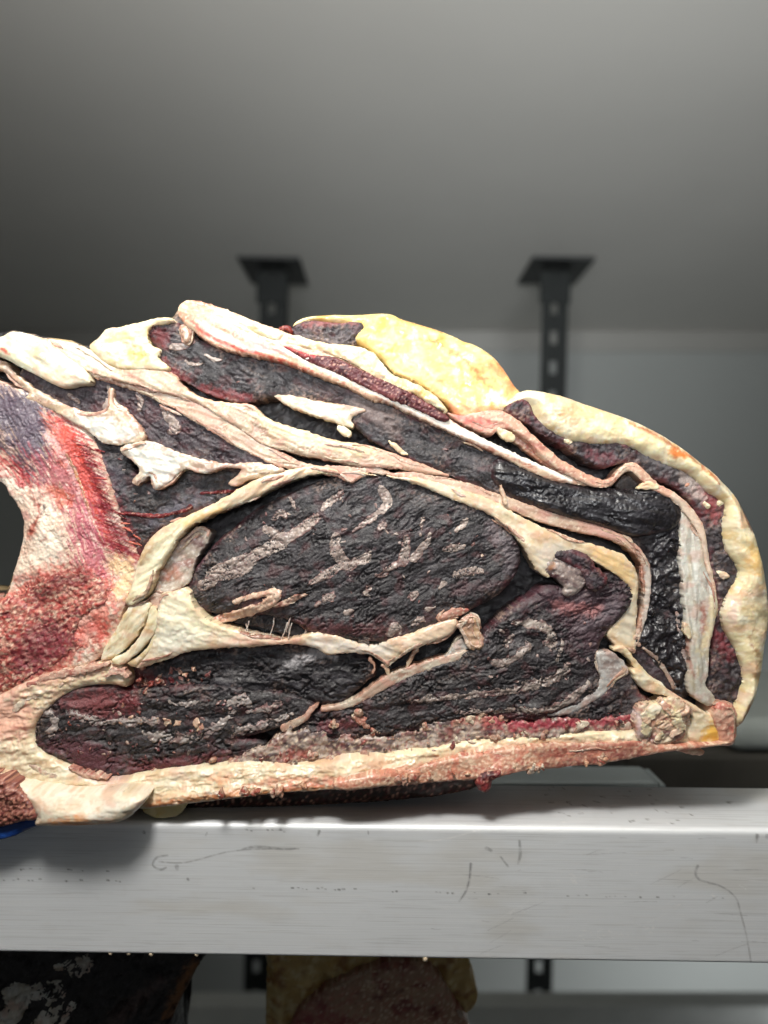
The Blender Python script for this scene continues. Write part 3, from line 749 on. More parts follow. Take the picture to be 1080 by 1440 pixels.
# --- second thin layers under the big sheet
P('sinew_sheet', [(120, 518), (160, 528), (207, 540), (245, 552), (280, 562), (320, 582), (350, 604), (375, 624), (405, 640), (437, 653), (481, 655), (507, 658), (520, 664), (505, 674), (494, 680), (484, 676), (476, 672), (437, 663), (393, 656), (362, 643), (328, 626), (296, 606), (262, 586), (232, 568), (200, 554), (160, 540), (128, 530)],
  MT, SIN, h=[(150, 530, 4), (300, 590, 4), (420, 650, 2), (500, 670, 2)], bulge=4, r=6, relief=layers(2, 7, 20, 65), thick=30, c=[(220, 192, 164), (226, 204, 180), (196, 148, 128)], paint=[([(470, 660, 5), (495, 668, 7), (500, 676, 4)], (190, 130, 112), 6, .7, 2)])
P('sinew_sheet', [(500, 660), (530, 656), (548, 664), (585, 664), (630, 674), (659, 679), (700, 694), (752, 712), (800, 727), (845, 740), (882, 756), (898, 770), (912, 790), (916, 815), (913, 850), (906, 880), (896, 905), (890, 912), (888, 900), (898, 875), (905, 845), (905, 812), (900, 790), (886, 775), (865, 760), (821, 750), (773, 738), (717, 717), (680, 700), (640, 690), (590, 676), (540, 668)],
  MT, SIN, h=[(520, 660, 2), (700, 700, 4), (880, 765, 2), (905, 850, -6)], bulge=4, r=6, relief=layers(2.2, 6, 18, 66), thick=30, c=[(216, 188, 162), (226, 206, 184), (184, 140, 124)],
  paint=[([(838, 738), (880, 754), (870, 762), (830, 748)], (206, 158, 146), 5, .8, 2), ([(911, 800, 5), (912, 840, 5), (905, 880, 4)], (214, 206, 196), 4, .7, 1)])
HB = P('fat_band', [(503, 662), (530, 668), (585, 690 - 18), (620, 680), (655, 690), (690, 702), (717, 718), (754, 737), (791, 752), (828, 764), (865, 775), (886, 789), (897, 811), (896, 850), (894, 890), (893, 918), (875, 914), (858, 900), (854, 887), (868, 866), (882, 846), (884, 826),
     (862, 806), (828, 786), (802, 781), (780, 786), (773, 812), (756, 803), (742, 780), (728, 760), (712, 742), (690, 725), (667, 714), (637, 703), (593, 684), (548, 671), (515, 668)],
  MT, FAT, h=[(520, 665, 4), (650, 695, 8), (740, 750, 10), (840, 775, 6), (880, 860, -6)], bulge=7, r=12, relief=both(layers(1.8, 10, 24, 67), soft(3, 30, 2, 24, 68)), thick=40, ca=24, cst=3, cl=18, slivers=8, c=[(230, 210, 176), (238, 224, 198), (216, 186, 148)],
  paint=[([(830, 772), (870, 782), (890, 810), (880, 822), (850, 800)], (232, 196, 138), 8, .8, 2), ([(750, 770), (790, 765), (780, 800), (762, 795)], (214, 204, 190), 8, .7, 2), ([(690, 705, 5), (670, 704, 5)], (220, 160, 136), 5, .6, 2), ([(885, 850, 8), (880, 890, 12)], (206, 198, 178), 6, .8, 2)])
P('sinew_strand', [(704, 684, 1.5), (707, 694, 3), (711, 708, 2.5)], HB.obj, SIN, on=HB, off=3, bulge=3, r=3, relief=soft(1, 8), thick=8, step=1.3)

# --- hollow flap and glistening shreds under the upper muscle
P('sinew_sheet', [(386, 556), (410, 556), (430, 560), (459, 566), (490, 570), (515, 577), (500, 584), (494, 590), (497, 602), (474, 595), (437, 583), (407, 572), (392, 562)], MT, FAT, h=2, bulge=5, r=9, relief=soft(2, 20, 2, 15), thick=20, slivers=0, c=[(234, 218, 190), (238, 226, 204), (206, 172, 150)],
  paint=[([(490, 574, 7), (510, 580, 6)], (176, 148, 138), 6, .7, 2)])
P('fat_crumb', [(477, 602, 4), (484, 606, 6), (490, 610, 5)], MT, FAT, h=2, bulge=5, r=5, relief=crumb(2, 5, 7), thick=8)
P('fat_crumb', [(548, 622, 2), (556, 628, 4), (566, 636, 3), (573, 639, 1.5)], MT, FAT, h=6, bulge=3, r=4, relief=crumb(2, 5, 8), thick=6, jag=3)

# --- top: rib-like strip, fat ridge, yellow cap
P('cartilage_strip', [(250, 440), (254, 428), (267, 422), (296, 428), (330, 440), (367, 455), (403, 468), (430, 482), (470, 500), (510, 520), (560, 546), (620, 582), (660, 606), (700, 626), (740, 645), (790, 666), (830, 682), (800, 680), (770, 674), (733, 657), (696, 638), (659, 621), (622, 603), (585, 586), (548, 568), (518, 560), (489, 545),
     (441, 526), (407, 512), (359, 501), (320, 493), (290, 480), (274, 466), (262, 458)], MT, PINK, h=[(270, 450, 16), (400, 490, 14), (600, 590, 10), (800, 672, 4)], bulge=8, r=9, relief=soft(2.5, 14, 5, 26, 71), thick=60, step=1.5,
  c=[(232, 190, 160), (240, 212, 180), (216, 150, 124)], back=[(30, -1), (80, 6), (160, 20)],
  paint=[([(300, 436), (340, 446), (390, 466), (420, 484), (400, 486), (350, 468), (310, 450)], (244, 232, 192), 7, .9, 2), ([(280, 452), (300, 462), (340, 480), (380, 494), (360, 496), (320, 484), (290, 470)], (226, 188, 180), 6, .85, 1.5),
         ([(262, 436), (275, 430), (290, 440), (280, 450), (268, 452)], (224, 148, 122), 7, .8, 2), ([(272, 452, 2), (290, 470, 2.5), (320, 486, 2), (380, 503, 2), (440, 522, 1.5)], (188, 60, 44), 3, .85, 2),
         ([(400, 494, 4), (440, 508, 5), (490, 532, 5), (550, 560, 6), (600, 584, 6), (650, 608, 6), (700, 628, 6), (750, 650, 5), (800, 674, 4)], (236, 228, 216), 3, .95, 1),
         ([(400, 488, 2), (440, 502, 2), (480, 520, 2), (540, 546, 2)], (176, 80, 74), 3, .8, 1.5), ([(360, 484, 4), (400, 496, 3)], (206, 160, 160), 4, .7, 1)])
P('muscle', [(398, 486), (437, 498), (470, 502), (500, 516), (530, 530), (570, 548), (604, 568), (632, 588), (620, 592), (590, 578), (550, 562), (511, 544), (470, 524), (430, 508)], MT, dict(RAW, c=[(104, 52, 56), (146, 84, 84), (70, 32, 38)]), h=16, bulge=5, r=7, relief=bark(3, 7, 2.5, 26, 72), thick=30,
  paint=[([(410, 490, 5), (440, 498, 5)], (196, 60, 58), 6, .7, 3)])
P('fat_ridge', [(330, 452), (367, 456), (400, 468), (422, 472), (444, 480), (470, 484), (496, 486), (522, 494), (537, 510), (552, 526), (585, 540), (611, 556), (630, 578), (610, 572), (585, 556), (555, 545), (530, 532), (504, 517), (474, 502), (437, 492), (400, 484), (360, 470)], MT, FAT, h=16, bulge=8, r=11, relief=soft(3.5, 13, 1.3, 26, 73), thick=90,
  c=[(240, 228, 186), (245, 238, 208), (234, 210, 158)], back=[(30, 0), (90, 10)], paint=[([(560, 540, 5), (590, 553, 4), (600, 560, 3)], (232, 180, 90), 6, .6, 2)])
P('muscle', [(414, 467), (420, 459), (440, 455), (474, 458), (506, 458), (502, 474), (488, 490), (465, 484), (437, 480)], MT, MUS, h=-26, grow=0, bulge=6, r=10, relief=bark(3.5, 8, 1.6, 0, 74), thick=60, c=[(74, 66, 70), (100, 90, 92), (46, 36, 42)], paint=[([(430, 458, 3), (470, 454, 3), (500, 455, 2)], (150, 80, 76), 5, .6, 2)])
P('fat_cap', [(412, 462), (418, 452), (440, 445), (500, 443), (545, 442), (566, 450), (600, 460), (634, 472), (650, 480), (668, 486), (690, 500), (708, 520), (722, 542), (731, 553), (722, 564), (708, 578), (690, 584), (672, 584), (656, 592), (640, 584), (624, 566), (600, 546), (580, 534), (552, 522), (534, 504), (516, 490), (500, 480), (503, 468), (508, 457), (474, 456), (440, 452), (424, 458)],
  MT, YEL, h=[(440, 448, -40), (560, 446, -70), (520, 480, -18), (620, 480, -70), (600, 540, -4), (700, 530, -50), (680, 580, 4)], bulge=22, r=34, relief=both(soft(8, 40, 1.4, 30, 75), soft(1.6, 12, 1.6, 20, 76)), thick=260, jag=1.2, back=[(30, 0), (90, 2), (180, 14), (260, 30)],
  paint=[([(650, 500), (690, 505), (726, 550), (705, 575), (680, 545)], (228, 176, 126), 14, .8, 6), ([(600, 480, 2), (640, 500, 3), (665, 525, 3), (690, 550, 2)], (196, 96, 48), 4, .7, 4), ([(690, 560, 8), (706, 568, 7)], (246, 240, 214), 7, .9, 2),
         ([(640, 572, 9), (665, 580, 9), (688, 580, 6)], (222, 160, 134), 8, .7, 3), ([(545, 512, 10), (590, 530, 10), (620, 550, 8)], (240, 216, 170), 9, .7, 3), ([(560, 452, 1.5), (600, 462, 2), (620, 470, 1.5)], (200, 110, 60), 3, .6, 3), ([(700, 520, 8), (718, 545, 8)], (206, 120, 78), 8, .6, 5)])
P('meat_scrap', [(395, 463, 3), (403, 461, 4), (409, 466, 3)], MT, dict(RAW, c=[(130, 50, 44)] * 3), h=-20, bulge=4, r=4, relief=crumb(2, 5, 5), thick=10)

# --- pink folds and the wavy skin at the upper right
P('pink_fold', [(628, 580), (650, 584), (685, 577), (706, 578), (730, 592), (752, 614), (770, 630), (791, 648), (821, 664), (847, 675), (862, 670), (874, 656), (890, 650), (905, 660), (925, 680), (948, 692), (970, 711), (988, 737), (993, 757), (998, 790), (1006, 822), (1008, 852), (1000, 822), (992, 797), (984, 760), (974, 738), (955, 712),
     (940, 700), (915, 688), (898, 672), (884, 662), (872, 670), (858, 684), (838, 686), (812, 676), (784, 660), (760, 640), (744, 622), (728, 610), (716, 604), (700, 606), (690, 612), (668, 604), (646, 594)],
  MT, PINK, h=[(650, 588, 14), (730, 600, 12), (850, 672, 8), (960, 710, 6), (1000, 800, 2)], bulge=5, r=6, relief=soft(2.2, 12, 3, 30, 76), thick=36, c=[(224, 178, 152), (234, 204, 176), (196, 132, 114)],
  paint=[([(640, 586, 5), (665, 594, 6), (690, 598, 6)], (208, 108, 100), 6, .8, 4), ([(950, 700, 8), (985, 750, 8), (1000, 810, 6)], (216, 200, 180), 6, .7, 2)])
P('pocket_wall', [(712, 590), (735, 606), (760, 634), (790, 656), (815, 672), (800, 672), (770, 656), (740, 634), (716, 612)], MT, PINK, h=-8, bulge=3, r=6, thick=20, c=[(196, 140, 114), (206, 156, 130), (150, 96, 76)])
P('fat_crumb', [(702, 604, 5), (712, 612, 7), (720, 616, 5)], MT, FAT, h=12, bulge=5, r=6, relief=soft(2, 10), thick=8)
P('fat_crumb', [(898, 686, 3), (912, 682, 6), (924, 686, 3)], MT, FAT, h=8, bulge=4, r=5, relief=soft(2, 8), thick=8)
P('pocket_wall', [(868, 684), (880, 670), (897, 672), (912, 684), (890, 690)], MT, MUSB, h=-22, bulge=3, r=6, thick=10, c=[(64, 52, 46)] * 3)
M12 = P('muscle', [(714, 578), (728, 565), (740, 568), (754, 593), (791, 617), (828, 622), (861, 622), (887, 628), (912, 642), (940, 654), (963, 662), (988, 684), (1008, 700), (1018, 712), (1017, 741), (1020, 772), (1040, 802), (1026, 832), (1014, 862), (1020, 887), (1034, 913), (1044, 943), (1042, 972), (1032, 992), (1006, 992),
     (996, 965), (1002, 928), (1005, 891), (1009, 852), (1003, 813), (996, 772), (991, 742), (982, 722), (966, 696), (945, 680), (915, 668), (890, 650), (872, 648), (848, 654), (822, 644), (800, 628), (769, 612), (743, 592)],
  MT, MUSP, h=[(740, 580, 6), (850, 635, 2), (980, 690, -6), (1005, 780, -8), (1020, 930, -6)], bulge=5, r=8, relief=crumb(4.2, 9, 81), thick=40, c=[(54, 46, 50), (88, 80, 82), (36, 24, 28)],
  paint=[([(905, 640, 9), (945, 662, 10)], (96, 92, 94), 7, .7, 3), ([(985, 690, 9), (1000, 714, 9), (1004, 730, 5)], (150, 70, 72), 7, .8, 4), ([(1010, 895, 8), (1022, 920, 8)], (128, 46, 54), 8, .7, 4), ([(960, 668, 8), (975, 690, 9), (985, 700, 6)], (176, 160, 152), 6, .7, 4), ([(830, 640, 5), (858, 642, 5)], (116, 52, 60), 6, .6, 3)])
for s in ([(1008, 805, 3), (1014, 808, 5), (1020, 810, 3)], [(988, 708, 3), (992, 712, 4)], [(1008, 708, 4), (1014, 703, 5)], [(794, 620, 3), (800, 621, 4)]):
    P('fat_crumb', s, M12.obj, FAT, on=M12, off=0, bulge=4, r=4, relief=soft(1.5, 8), thick=6, step=1.4)
P('white_sinew', [(955, 706), (966, 722), (978, 738), (988, 762), (992, 797), (1002, 822), (1009, 850), (1004, 880), (998, 908), (996, 945), (992, 962), (1001, 975), (1007, 992), (990, 990), (974, 978), (966, 958), (969, 930), (964, 872), (962, 843), (957, 787), (956, 750)],
  MT, GREY, h=[(960, 715, -2), (980, 800, 2), (985, 960, 6)], bulge=7, r=11, relief=both(soft(4, 16, 4, 85, 82), layers(1.5, 8, 85, 83)), thick=40, ca=85, c=[(214, 210, 196), (226, 224, 212), (206, 192, 164)],
  paint=[([(988, 850, 2), (990, 880, 3), (986, 892, 2)], (140, 62, 50), 4, .8, 4), ([(1000, 840, 4), (998, 880, 5), (985, 915, 5)], (224, 206, 162), 5, .7, 2), ([(963, 880, 2), (970, 930, 2), (974, 950, 2)], (150, 84, 66), 3, .7, 2), ([(985, 700, 4), (982, 730, 3)], (170, 140, 120), 4, .5, 2)])
P('fat_crumb', [(963, 878, 3), (966, 888, 5), (969, 896, 3)], MT, FAT, h=10, bulge=4, r=4, relief=soft(1.5, 8), thick=8)
P('sinew_strand', [(952, 860, 2.5), (956, 890, 3), (962, 920, 3), (966, 945, 4), (968, 965, 4)], MT, GREY, h=-8, bulge=4, r=4, thick=20, c=[(168, 148, 142), (186, 170, 164), (130, 90, 90)])

# --- outer fat cap, right side
P('fat_cap', [(712, 572), (724, 556), (745, 549), (790, 558), (820, 568), (850, 578), (900, 597), (950, 625), (990, 656), (1020, 683), (1034, 700), (1046, 722), (1058, 750), (1066, 778), (1074, 812), (1078, 856), (1074, 905), (1068, 950), (1056, 988), (1036, 1022), (1028, 1010), (1032, 992), (1042, 970), (1043, 943), (1033, 914), (1019, 888), (1012, 862),
     (1024, 832), (1038, 803), (1020, 774), (1016, 741), (1018, 712), (1008, 702), (988, 688), (966, 666), (940, 657), (910, 646), (886, 632), (861, 626), (828, 625), (791, 619), (756, 598), (744, 574), (730, 570)],
  MT, FAT, h=[(740, 556, 0), (860, 600, 6), (960, 645, 4), (1040, 740, 0), (1050, 850, 8), (1050, 950, 4), (1076, 860, -20), (960, 628, -10), (870, 583, -8)], bulge=20, r=26, flat=1, relief=both(soft(7, 46, 1.3, 60, 84, .06), soft(.7, 18, 1.5, 0, 85, .2)), thick=260, jag=1.4, c=[(238, 224, 180), (244, 236, 206), (230, 202, 148)], back=[(30, 0), (90, 2), (180, 20), (270, 50)],
  paint=[([(770, 566, 8), (800, 580, 8), (860, 592, 6)], (226, 176, 132), 8, .7, 5), ([(880, 596, 2), (910, 610, 3), (930, 622, 3), (960, 640, 2.5), (985, 660, 2), (1005, 680, 2)], (168, 82, 28), 3, .85, 3), ([(938, 636, 5), (948, 640, 5), (960, 642, 3)], (206, 108, 36), 4, .9, 3),
         ([(1038, 712, 2), (1046, 728, 3), (1052, 745, 3)], (110, 48, 24), 3, .85, 3), ([(1050, 770, 9), (1058, 800, 9), (1050, 790, 7)], (228, 184, 108), 8, .7, 4), ([(1026, 840, 6), (1020, 870, 6)], (228, 190, 172), 6, .7, 2), ([(1060, 840, 8), (1066, 870, 8), (1058, 890, 7)], (170, 148, 112), 9, .55, 5),
         ([(1050, 880, 1.5), (1046, 900, 2), (1060, 920, 1.5), (1055, 950, 1.5)], (150, 96, 54), 3, .7, 5), ([(1044, 1005, 6), (1040, 1016, 6), (1052, 990, 4)], (150, 84, 62), 6, .85, 3), ([(850, 603, 10), (920, 632, 9)], (242, 230, 180), 9, .6, 2)])

# --- marbled central muscle
M6 = P('muscle', [(268, 838), (274, 812), (290, 788), (310, 764), (332, 746), (358, 724), (392, 706), (432, 688), (480, 672), (520, 668), (560, 673), (610, 689), (660, 710), (698, 732), (718, 756), (726, 778), (722, 802), (706, 824), (686, 840), (664, 850), (640, 866), (600, 882), (566, 896), (530, 897), (480, 892), (440, 884),
     (410, 868), (378, 860), (344, 858), (310, 858), (286, 852)], MT, MUS, grow=1, h=[(270, 830, -16), (330, 725, -26), (430, 690, -16), (500, 780, -2), (700, 790, -4), (500, 880, -6)], bulge=12, r=26, relief=both(bark(3.6, 10, 2.6, -26, 91), soft(5, 60, 1.5, -26, 92, 0)), step=1.4, thick=40, ca=-26,
  label='large marbled round muscle in the middle of the cut face',
  paint=[([(278, 790, 7), (292, 762, 9), (310, 735, 7)], (96, 62, 70), 8, .8, 3), ([(690, 745, 10), (716, 775, 9), (716, 800, 8)], (120, 108, 112), 10, .55, 4), ([(640, 828, 6), (690, 822, 6)], (92, 66, 70), 8, .5, 4), ([(420, 880, 8), (480, 884, 8), (560, 886, 6)], (110, 60, 62), 10, .6, 5), ([(345, 845, 8), (390, 850, 7)], (118, 74, 74), 8, .5, 4)])
STREAKS = [[(298, 808, 7), (318, 802, 13), (338, 796, 14), (354, 787, 10)], [(352, 787, 8), (372, 775, 9), (395, 762, 11), (404, 756, 9)], [(402, 758, 8), (420, 748, 8), (436, 736, 8), (445, 728, 7)], [(288, 822, 8), (300, 818, 7), (306, 812, 4)],
    [(534, 685, 3), (540, 694, 7), (546, 708, 6), (536, 718, 5)], [(536, 718, 4), (524, 728, 5), (510, 738, 4), (496, 748, 2)], [(482, 690, 2), (476, 698, 4), (462, 708, 5), (454, 716, 3)], [(474, 752, 5), (472, 768, 8), (478, 782, 9), (490, 794, 8), (500, 790, 6)],
    [(500, 790, 5), (512, 786, 7), (520, 778, 4)], [(478, 796, 6), (462, 806, 7), (446, 814, 5), (436, 820, 3)], [(571, 756, 5), (570, 772, 7), (568, 786, 8), (560, 792, 6)], [(604, 750, 2), (600, 762, 5), (592, 772, 5), (582, 784, 7)], [(556, 794, 5), (545, 800, 4), (538, 808, 5), (530, 808, 3)],
    [(655, 730, 2), (650, 738, 5), (640, 746, 3)], [(624, 772, 4), (636, 770, 6), (650, 768, 3)], [(640, 808, 5), (652, 804, 6), (668, 802, 5), (678, 803, 3)], [(618, 826, 2), (622, 820, 4), (626, 818, 2)], [(540, 738, 5), (534, 742, 4)],
    [(520, 826, 4), (514, 832, 4), (520, 838, 2)], [(575, 838, 3), (584, 834, 5), (580, 842, 3)], [(388, 728, 4), (396, 720, 5), (402, 726, 4)], [(376, 744, 6), (388, 750, 6)], [(410, 700, 2), (413, 708, 3), (415, 714, 2)],
    [(590, 738, 2), (594, 730, 3), (592, 744, 2)], [(488, 860, 4), (496, 858, 3)], [(562, 888, 4), (556, 880, 7), (548, 890, 5)], [(516, 900, 5), (508, 902, 4)], [(580, 876, 3), (590, 870, 5), (596, 872, 3)], [(458, 840, 5), (468, 836, 5)], [(446, 850, 3), (450, 845, 3)], [(600, 856, 3), (610, 852, 2)]]
for s in STREAKS:
    P('fat_streak', s, M6.obj, STRK, on=M6, off=.4, bulge=1.6, r=4, relief=both(bark(1.6, 7, .5, -30, 95), soft(1.5, 10)), thick=6, step=1.3, jag=2.6, jl=8)
P('bone_chip', [(333, 845, 3), (352, 838, 4), (372, 834, 4), (392, 832, 6), (378, 848, 7), (340, 862, 7), (310, 870, 6), (296, 874, 3)], M6.obj, PINK, on=M6, off=4, bulge=4, r=5, relief=soft(1.5, 10), thick=20, c=[(224, 188, 162), (230, 202, 180), (190, 130, 108)])
P('sinew_strand', [(388, 850, 3), (404, 846, 5), (420, 838, 4), (430, 835, 3)], M6.obj, PINK, on=M6, off=2, bulge=4, r=4, relief=soft(1.5, 10), thick=12, c=[(206, 172, 152), (214, 188, 168), (140, 80, 70)])
P('muscle', [(400, 872), (430, 886), (470, 894), (500, 900), (470, 905), (430, 900), (400, 890), (370, 880), (345, 876), (330, 872), (345, 866), (375, 868)], MT, MUSB, h=-22, bulge=3, r=8, relief=bark(3, 8, 2, 10, 96), thick=20)

# --- cream column and cartilage wedge left of the central muscle
P('fat_column', [(444, 655), (410, 660), (380, 666), (345, 682), (322, 696), (300, 708), (270, 722), (240, 736), (216, 752), (200, 776), (190, 806), (182, 834), (176, 846), (184, 852), (196, 846), (208, 838), (216, 820), (224, 800), (238, 778), (252, 756), (272, 738), (305, 722), (338, 708), (365, 696), (400, 680), (440, 668), (478, 668), (470, 660)],
  MT, FAT, h=[(440, 662, 2), (340, 694, 8), (250, 750, 12), (195, 835, 12)], bulge=8, r=11, relief=both(layers(2.4, 8, -40, 101), soft(3, 20, 3, -40, 102)), thick=40, slivers=8, c=[(232, 216, 176), (240, 230, 200), (212, 182, 140)], ca=-45, cst=3,
  paint=[([(300, 712), (340, 690), (420, 662), (460, 660), (400, 676), (340, 704)], (208, 176, 148), 6, .8, 2), ([(205, 790), (230, 760), (262, 738), (240, 776), (215, 815), (196, 838), (190, 830)], (242, 234, 202), 7, .85, 2), ([(205, 765, 5), (225, 748, 4), (245, 738, 3)], (190, 164, 142), 5, .7, 2), ([(262, 738, 4), (290, 726, 4), (310, 716, 3)], (226, 186, 120), 4, .7, 2)])
P('fat_column', [(186, 850), (200, 846), (212, 850), (204, 874), (190, 896), (172, 916), (156, 926), (142, 928), (150, 906), (164, 884), (174, 864)], MT, FAT, h=8, bulge=7, r=10, relief=soft(2.5, 14, 3, -55, 103), thick=30, c=[(240, 228, 192), (243, 236, 210), (224, 198, 150)])
P('fat_column', [(212, 852), (222, 862), (220, 886), (206, 906), (190, 922), (174, 934), (160, 934), (158, 926), (176, 918), (194, 898), (206, 876)], MT, FAT, h=14, bulge=7, r=8, relief=soft(2.5, 14, 3, -55, 104), thick=30, c=[(240, 228, 188), (243, 236, 208), (222, 192, 142)])
P('fat_column', [(206, 912), (214, 896), (220, 884), (224, 892), (214, 914), (200, 930), (190, 938), (178, 932), (190, 926)], MT, FAT, h=12, bulge=5, r=6, relief=soft(2, 12, 3, -55, 105), thick=30, c=[(232, 216, 176), (238, 226, 194), (206, 180, 140)])
P('gristle', [(222, 796), (240, 776), (262, 752), (282, 742), (296, 752), (276, 786), (268, 816), (256, 826), (240, 834), (226, 836), (216, 832), (220, 814)], MT, GREY, h=-6, bulge=5, r=9, relief=soft(4, 20, 1.5, -50, 106), thick=40, c=[(196, 180, 164), (214, 204, 190), (166, 128, 118)],
  paint=[([(236, 804, 6), (250, 808, 6)], (190, 120, 92), 8, .6, 3), ([(268, 756, 7), (280, 762, 8)], (96, 60, 62), 7, .8, 3)])
P('gristle', [(216, 834), (228, 838), (222, 856), (214, 880), (206, 880), (212, 858), (206, 848)], MT, GREY, h=0, bulge=4, r=6, thick=20, c=[(196, 168, 150), (210, 188, 170), (176, 110, 90)])
P('cartilage_wedge', [(226, 838), (240, 832), (258, 828), (266, 834), (270, 846), (280, 860), (298, 874), (330, 886), (370, 896), (400, 900), (440, 890), (470, 893), (500, 903), (524, 908), (552, 898), (580, 890), (600, 882), (636, 870), (642, 880), (630, 894), (600, 906), (572, 918), (556, 930), (545, 938), (538, 932), (520, 921), (491, 918), (461, 921), (443, 911), (406, 906), (350, 910), (318, 911), (267, 916),
     (240, 926), (214, 934), (192, 940), (204, 922), (214, 896), (220, 870)], MT, FAT, h=[(240, 860, 14), (300, 895, 8), (450, 905, 2), (600, 893, 8), (545, 930, 2)], bulge=7, r=12, relief=both(soft(3.4, 26, 1.6, 20, 107), layers(1.4, 10, 15, 108)), thick=40, step=1.5,
  slivers=9, c=[(228, 210, 182), (236, 224, 202), (204, 172, 148)], paint=[([(232, 844), (262, 836), (272, 866), (298, 884), (270, 905), (228, 905), (222, 880)], (244, 236, 208), 9, .9, 2), ([(262, 836, 4), (272, 856, 6), (300, 878, 6), (330, 888, 4)], (238, 226, 184), 7, .6, 2), ([(240, 880), (275, 890), (260, 912), (225, 920), (222, 900)], (226, 222, 206), 7, .7, 2),
         ([(330, 900, 4), (380, 904, 4), (420, 900, 3)], (206, 150, 132), 6, .6, 3), ([(440, 905, 7), (490, 910, 8), (540, 915, 8)], (212, 204, 196), 8, .7, 3), ([(590, 886), (640, 872), (632, 894), (580, 906)], (222, 196, 170), 6, .8, 1)])
for i in range(9):                                          # torn membrane threads across the hollow
    r_ = random.Random(900 + i); x_ = r_.uniform(346, 436); y_ = r_.uniform(866, 878)
    P('membrane_thread', [(x_, y_, .8), (x_ + r_.uniform(-5, 3), y_ + 10, .7), (x_ + r_.uniform(-10, 2), y_ + r_.uniform(18, 26), .7)], MT, GREY, h=r_.uniform(-14, -2), bulge=1, r=2, relief=soft(.5, 6), thick=3, step=1.0, jag=.8)

# --- lower muscles
M7 = P('muscle', [(176, 945), (200, 938), (237, 928), (267, 920), (318, 914), (350, 912), (405, 908), (443, 914), (472, 924), (498, 919), (520, 928), (527, 943), (513, 957), (487, 980), (472, 988), (424, 986), (387, 975), (350, 974), (307, 969), (237, 970), (207, 976), (185, 970)],
  MT, MUSB, h=-16, bulge=8, r=16, relief=bark(5.5, 12, 2.0, 8, 111), thick=30, ca=10, c=[(40, 37, 40), (62, 58, 63), (26, 22, 26)], paint=[([(180, 945, 10), (205, 955, 12), (225, 962, 9)], (104, 42, 44), 9, .8, 5), ([(396, 940, 3), (420, 928, 6), (450, 918, 7), (470, 924, 3)], (176, 172, 174), 5, .8, 2), ([(320, 948, 6), (350, 944, 6)], (112, 108, 108), 7, .6, 3)])
M8 = P('muscle', [(60, 1005), (78, 988), (104, 974), (130, 968), (159, 966), (180, 974), (207, 972), (259, 968), (326, 970), (356, 976), (388, 976), (424, 986), (440, 994), (426, 1008), (398, 1017), (360, 1028), (322, 1040), (370, 1046), (336, 1066), (296, 1074), (222, 1082), (163, 1090), (130, 1080), (84, 1062), (56, 1048), (52, 1026)],
  MT, MUS, h=[(70, 1030, 10), (200, 1020, 2), (400, 1000, -6)], bulge=6, r=10, relief=bark(4.4, 11, 2.2, -6, 112), thick=40, ca=-6,
  paint=[([(90, 985), (150, 968), (178, 985), (170, 1008), (120, 1004)], (150, 76, 78), 12, .6, 8), ([(170, 960), (200, 985), (180, 1000)], (120, 40, 46), 9, .7, 4), ([(60, 1045), (120, 1040), (180, 1070), (140, 1085), (80, 1062)], (104, 60, 68), 10, .75, 5), ([(190, 1078, 8), (240, 1072, 7), (320, 1062, 6)], (112, 48, 54), 8, .75, 4)])
for s in ([(240, 985, 2), (262, 990, 4), (280, 984, 3)], [(330, 1030, 4), (350, 1024, 6), (380, 1014, 5), (410, 1004, 4)], [(350, 1000, 3), (372, 996, 5), (395, 990, 4)], [(66, 1000, 4), (80, 1012, 6), (74, 1030, 5)], [(206, 1030, 3), (235, 1036, 8), (270, 1034, 8), (300, 1024, 7), (318, 1012, 5), (330, 1000, 3)], [(326, 986, 6), (340, 980, 8), (352, 990, 5)], [(120, 1008, 5), (150, 1014, 5), (180, 1014, 5)], [(100, 1000, 4), (112, 1004, 3)], [(180, 1016, 5), (200, 1012, 6), (220, 1012, 5)]):
    P('fat_streak', s, M8.obj, STRK, on=M8, off=.2, bulge=1.4, r=5, relief=crumb(2, 6, 113), thick=8, step=1.4, c=[(166, 156, 152), (186, 176, 170), (130, 108, 104)], jag=6, jl=11)
for i, s in enumerate([(222, 1012, 6), (236, 1014, 7), (250, 1016, 6), (278, 1017, 9), (286, 1020, 5), (172, 1016, 5), (186, 1008, 5), (200, 1012, 5), (212, 962, 6), (205, 972, 5), (222, 958, 5), (196, 958, 6), (198, 1000, 4), (160, 1014, 5), (260, 950, 4), (272, 942, 4)]):
    P('fat_crumb', chip(s[0], s[1], s[2] * .85, 300 + i), M8.obj, PINK, on=M8, off=.3, bulge=3, r=4, relief=crumb(2, 5, 120 + i), thick=6, step=1.4, jag=2.2, c=[(212, 178, 152), (226, 200, 178), (176, 124, 104)] if i < 8 or i > 12 else [(140, 64, 58), (178, 104, 88), (84, 34, 38)])
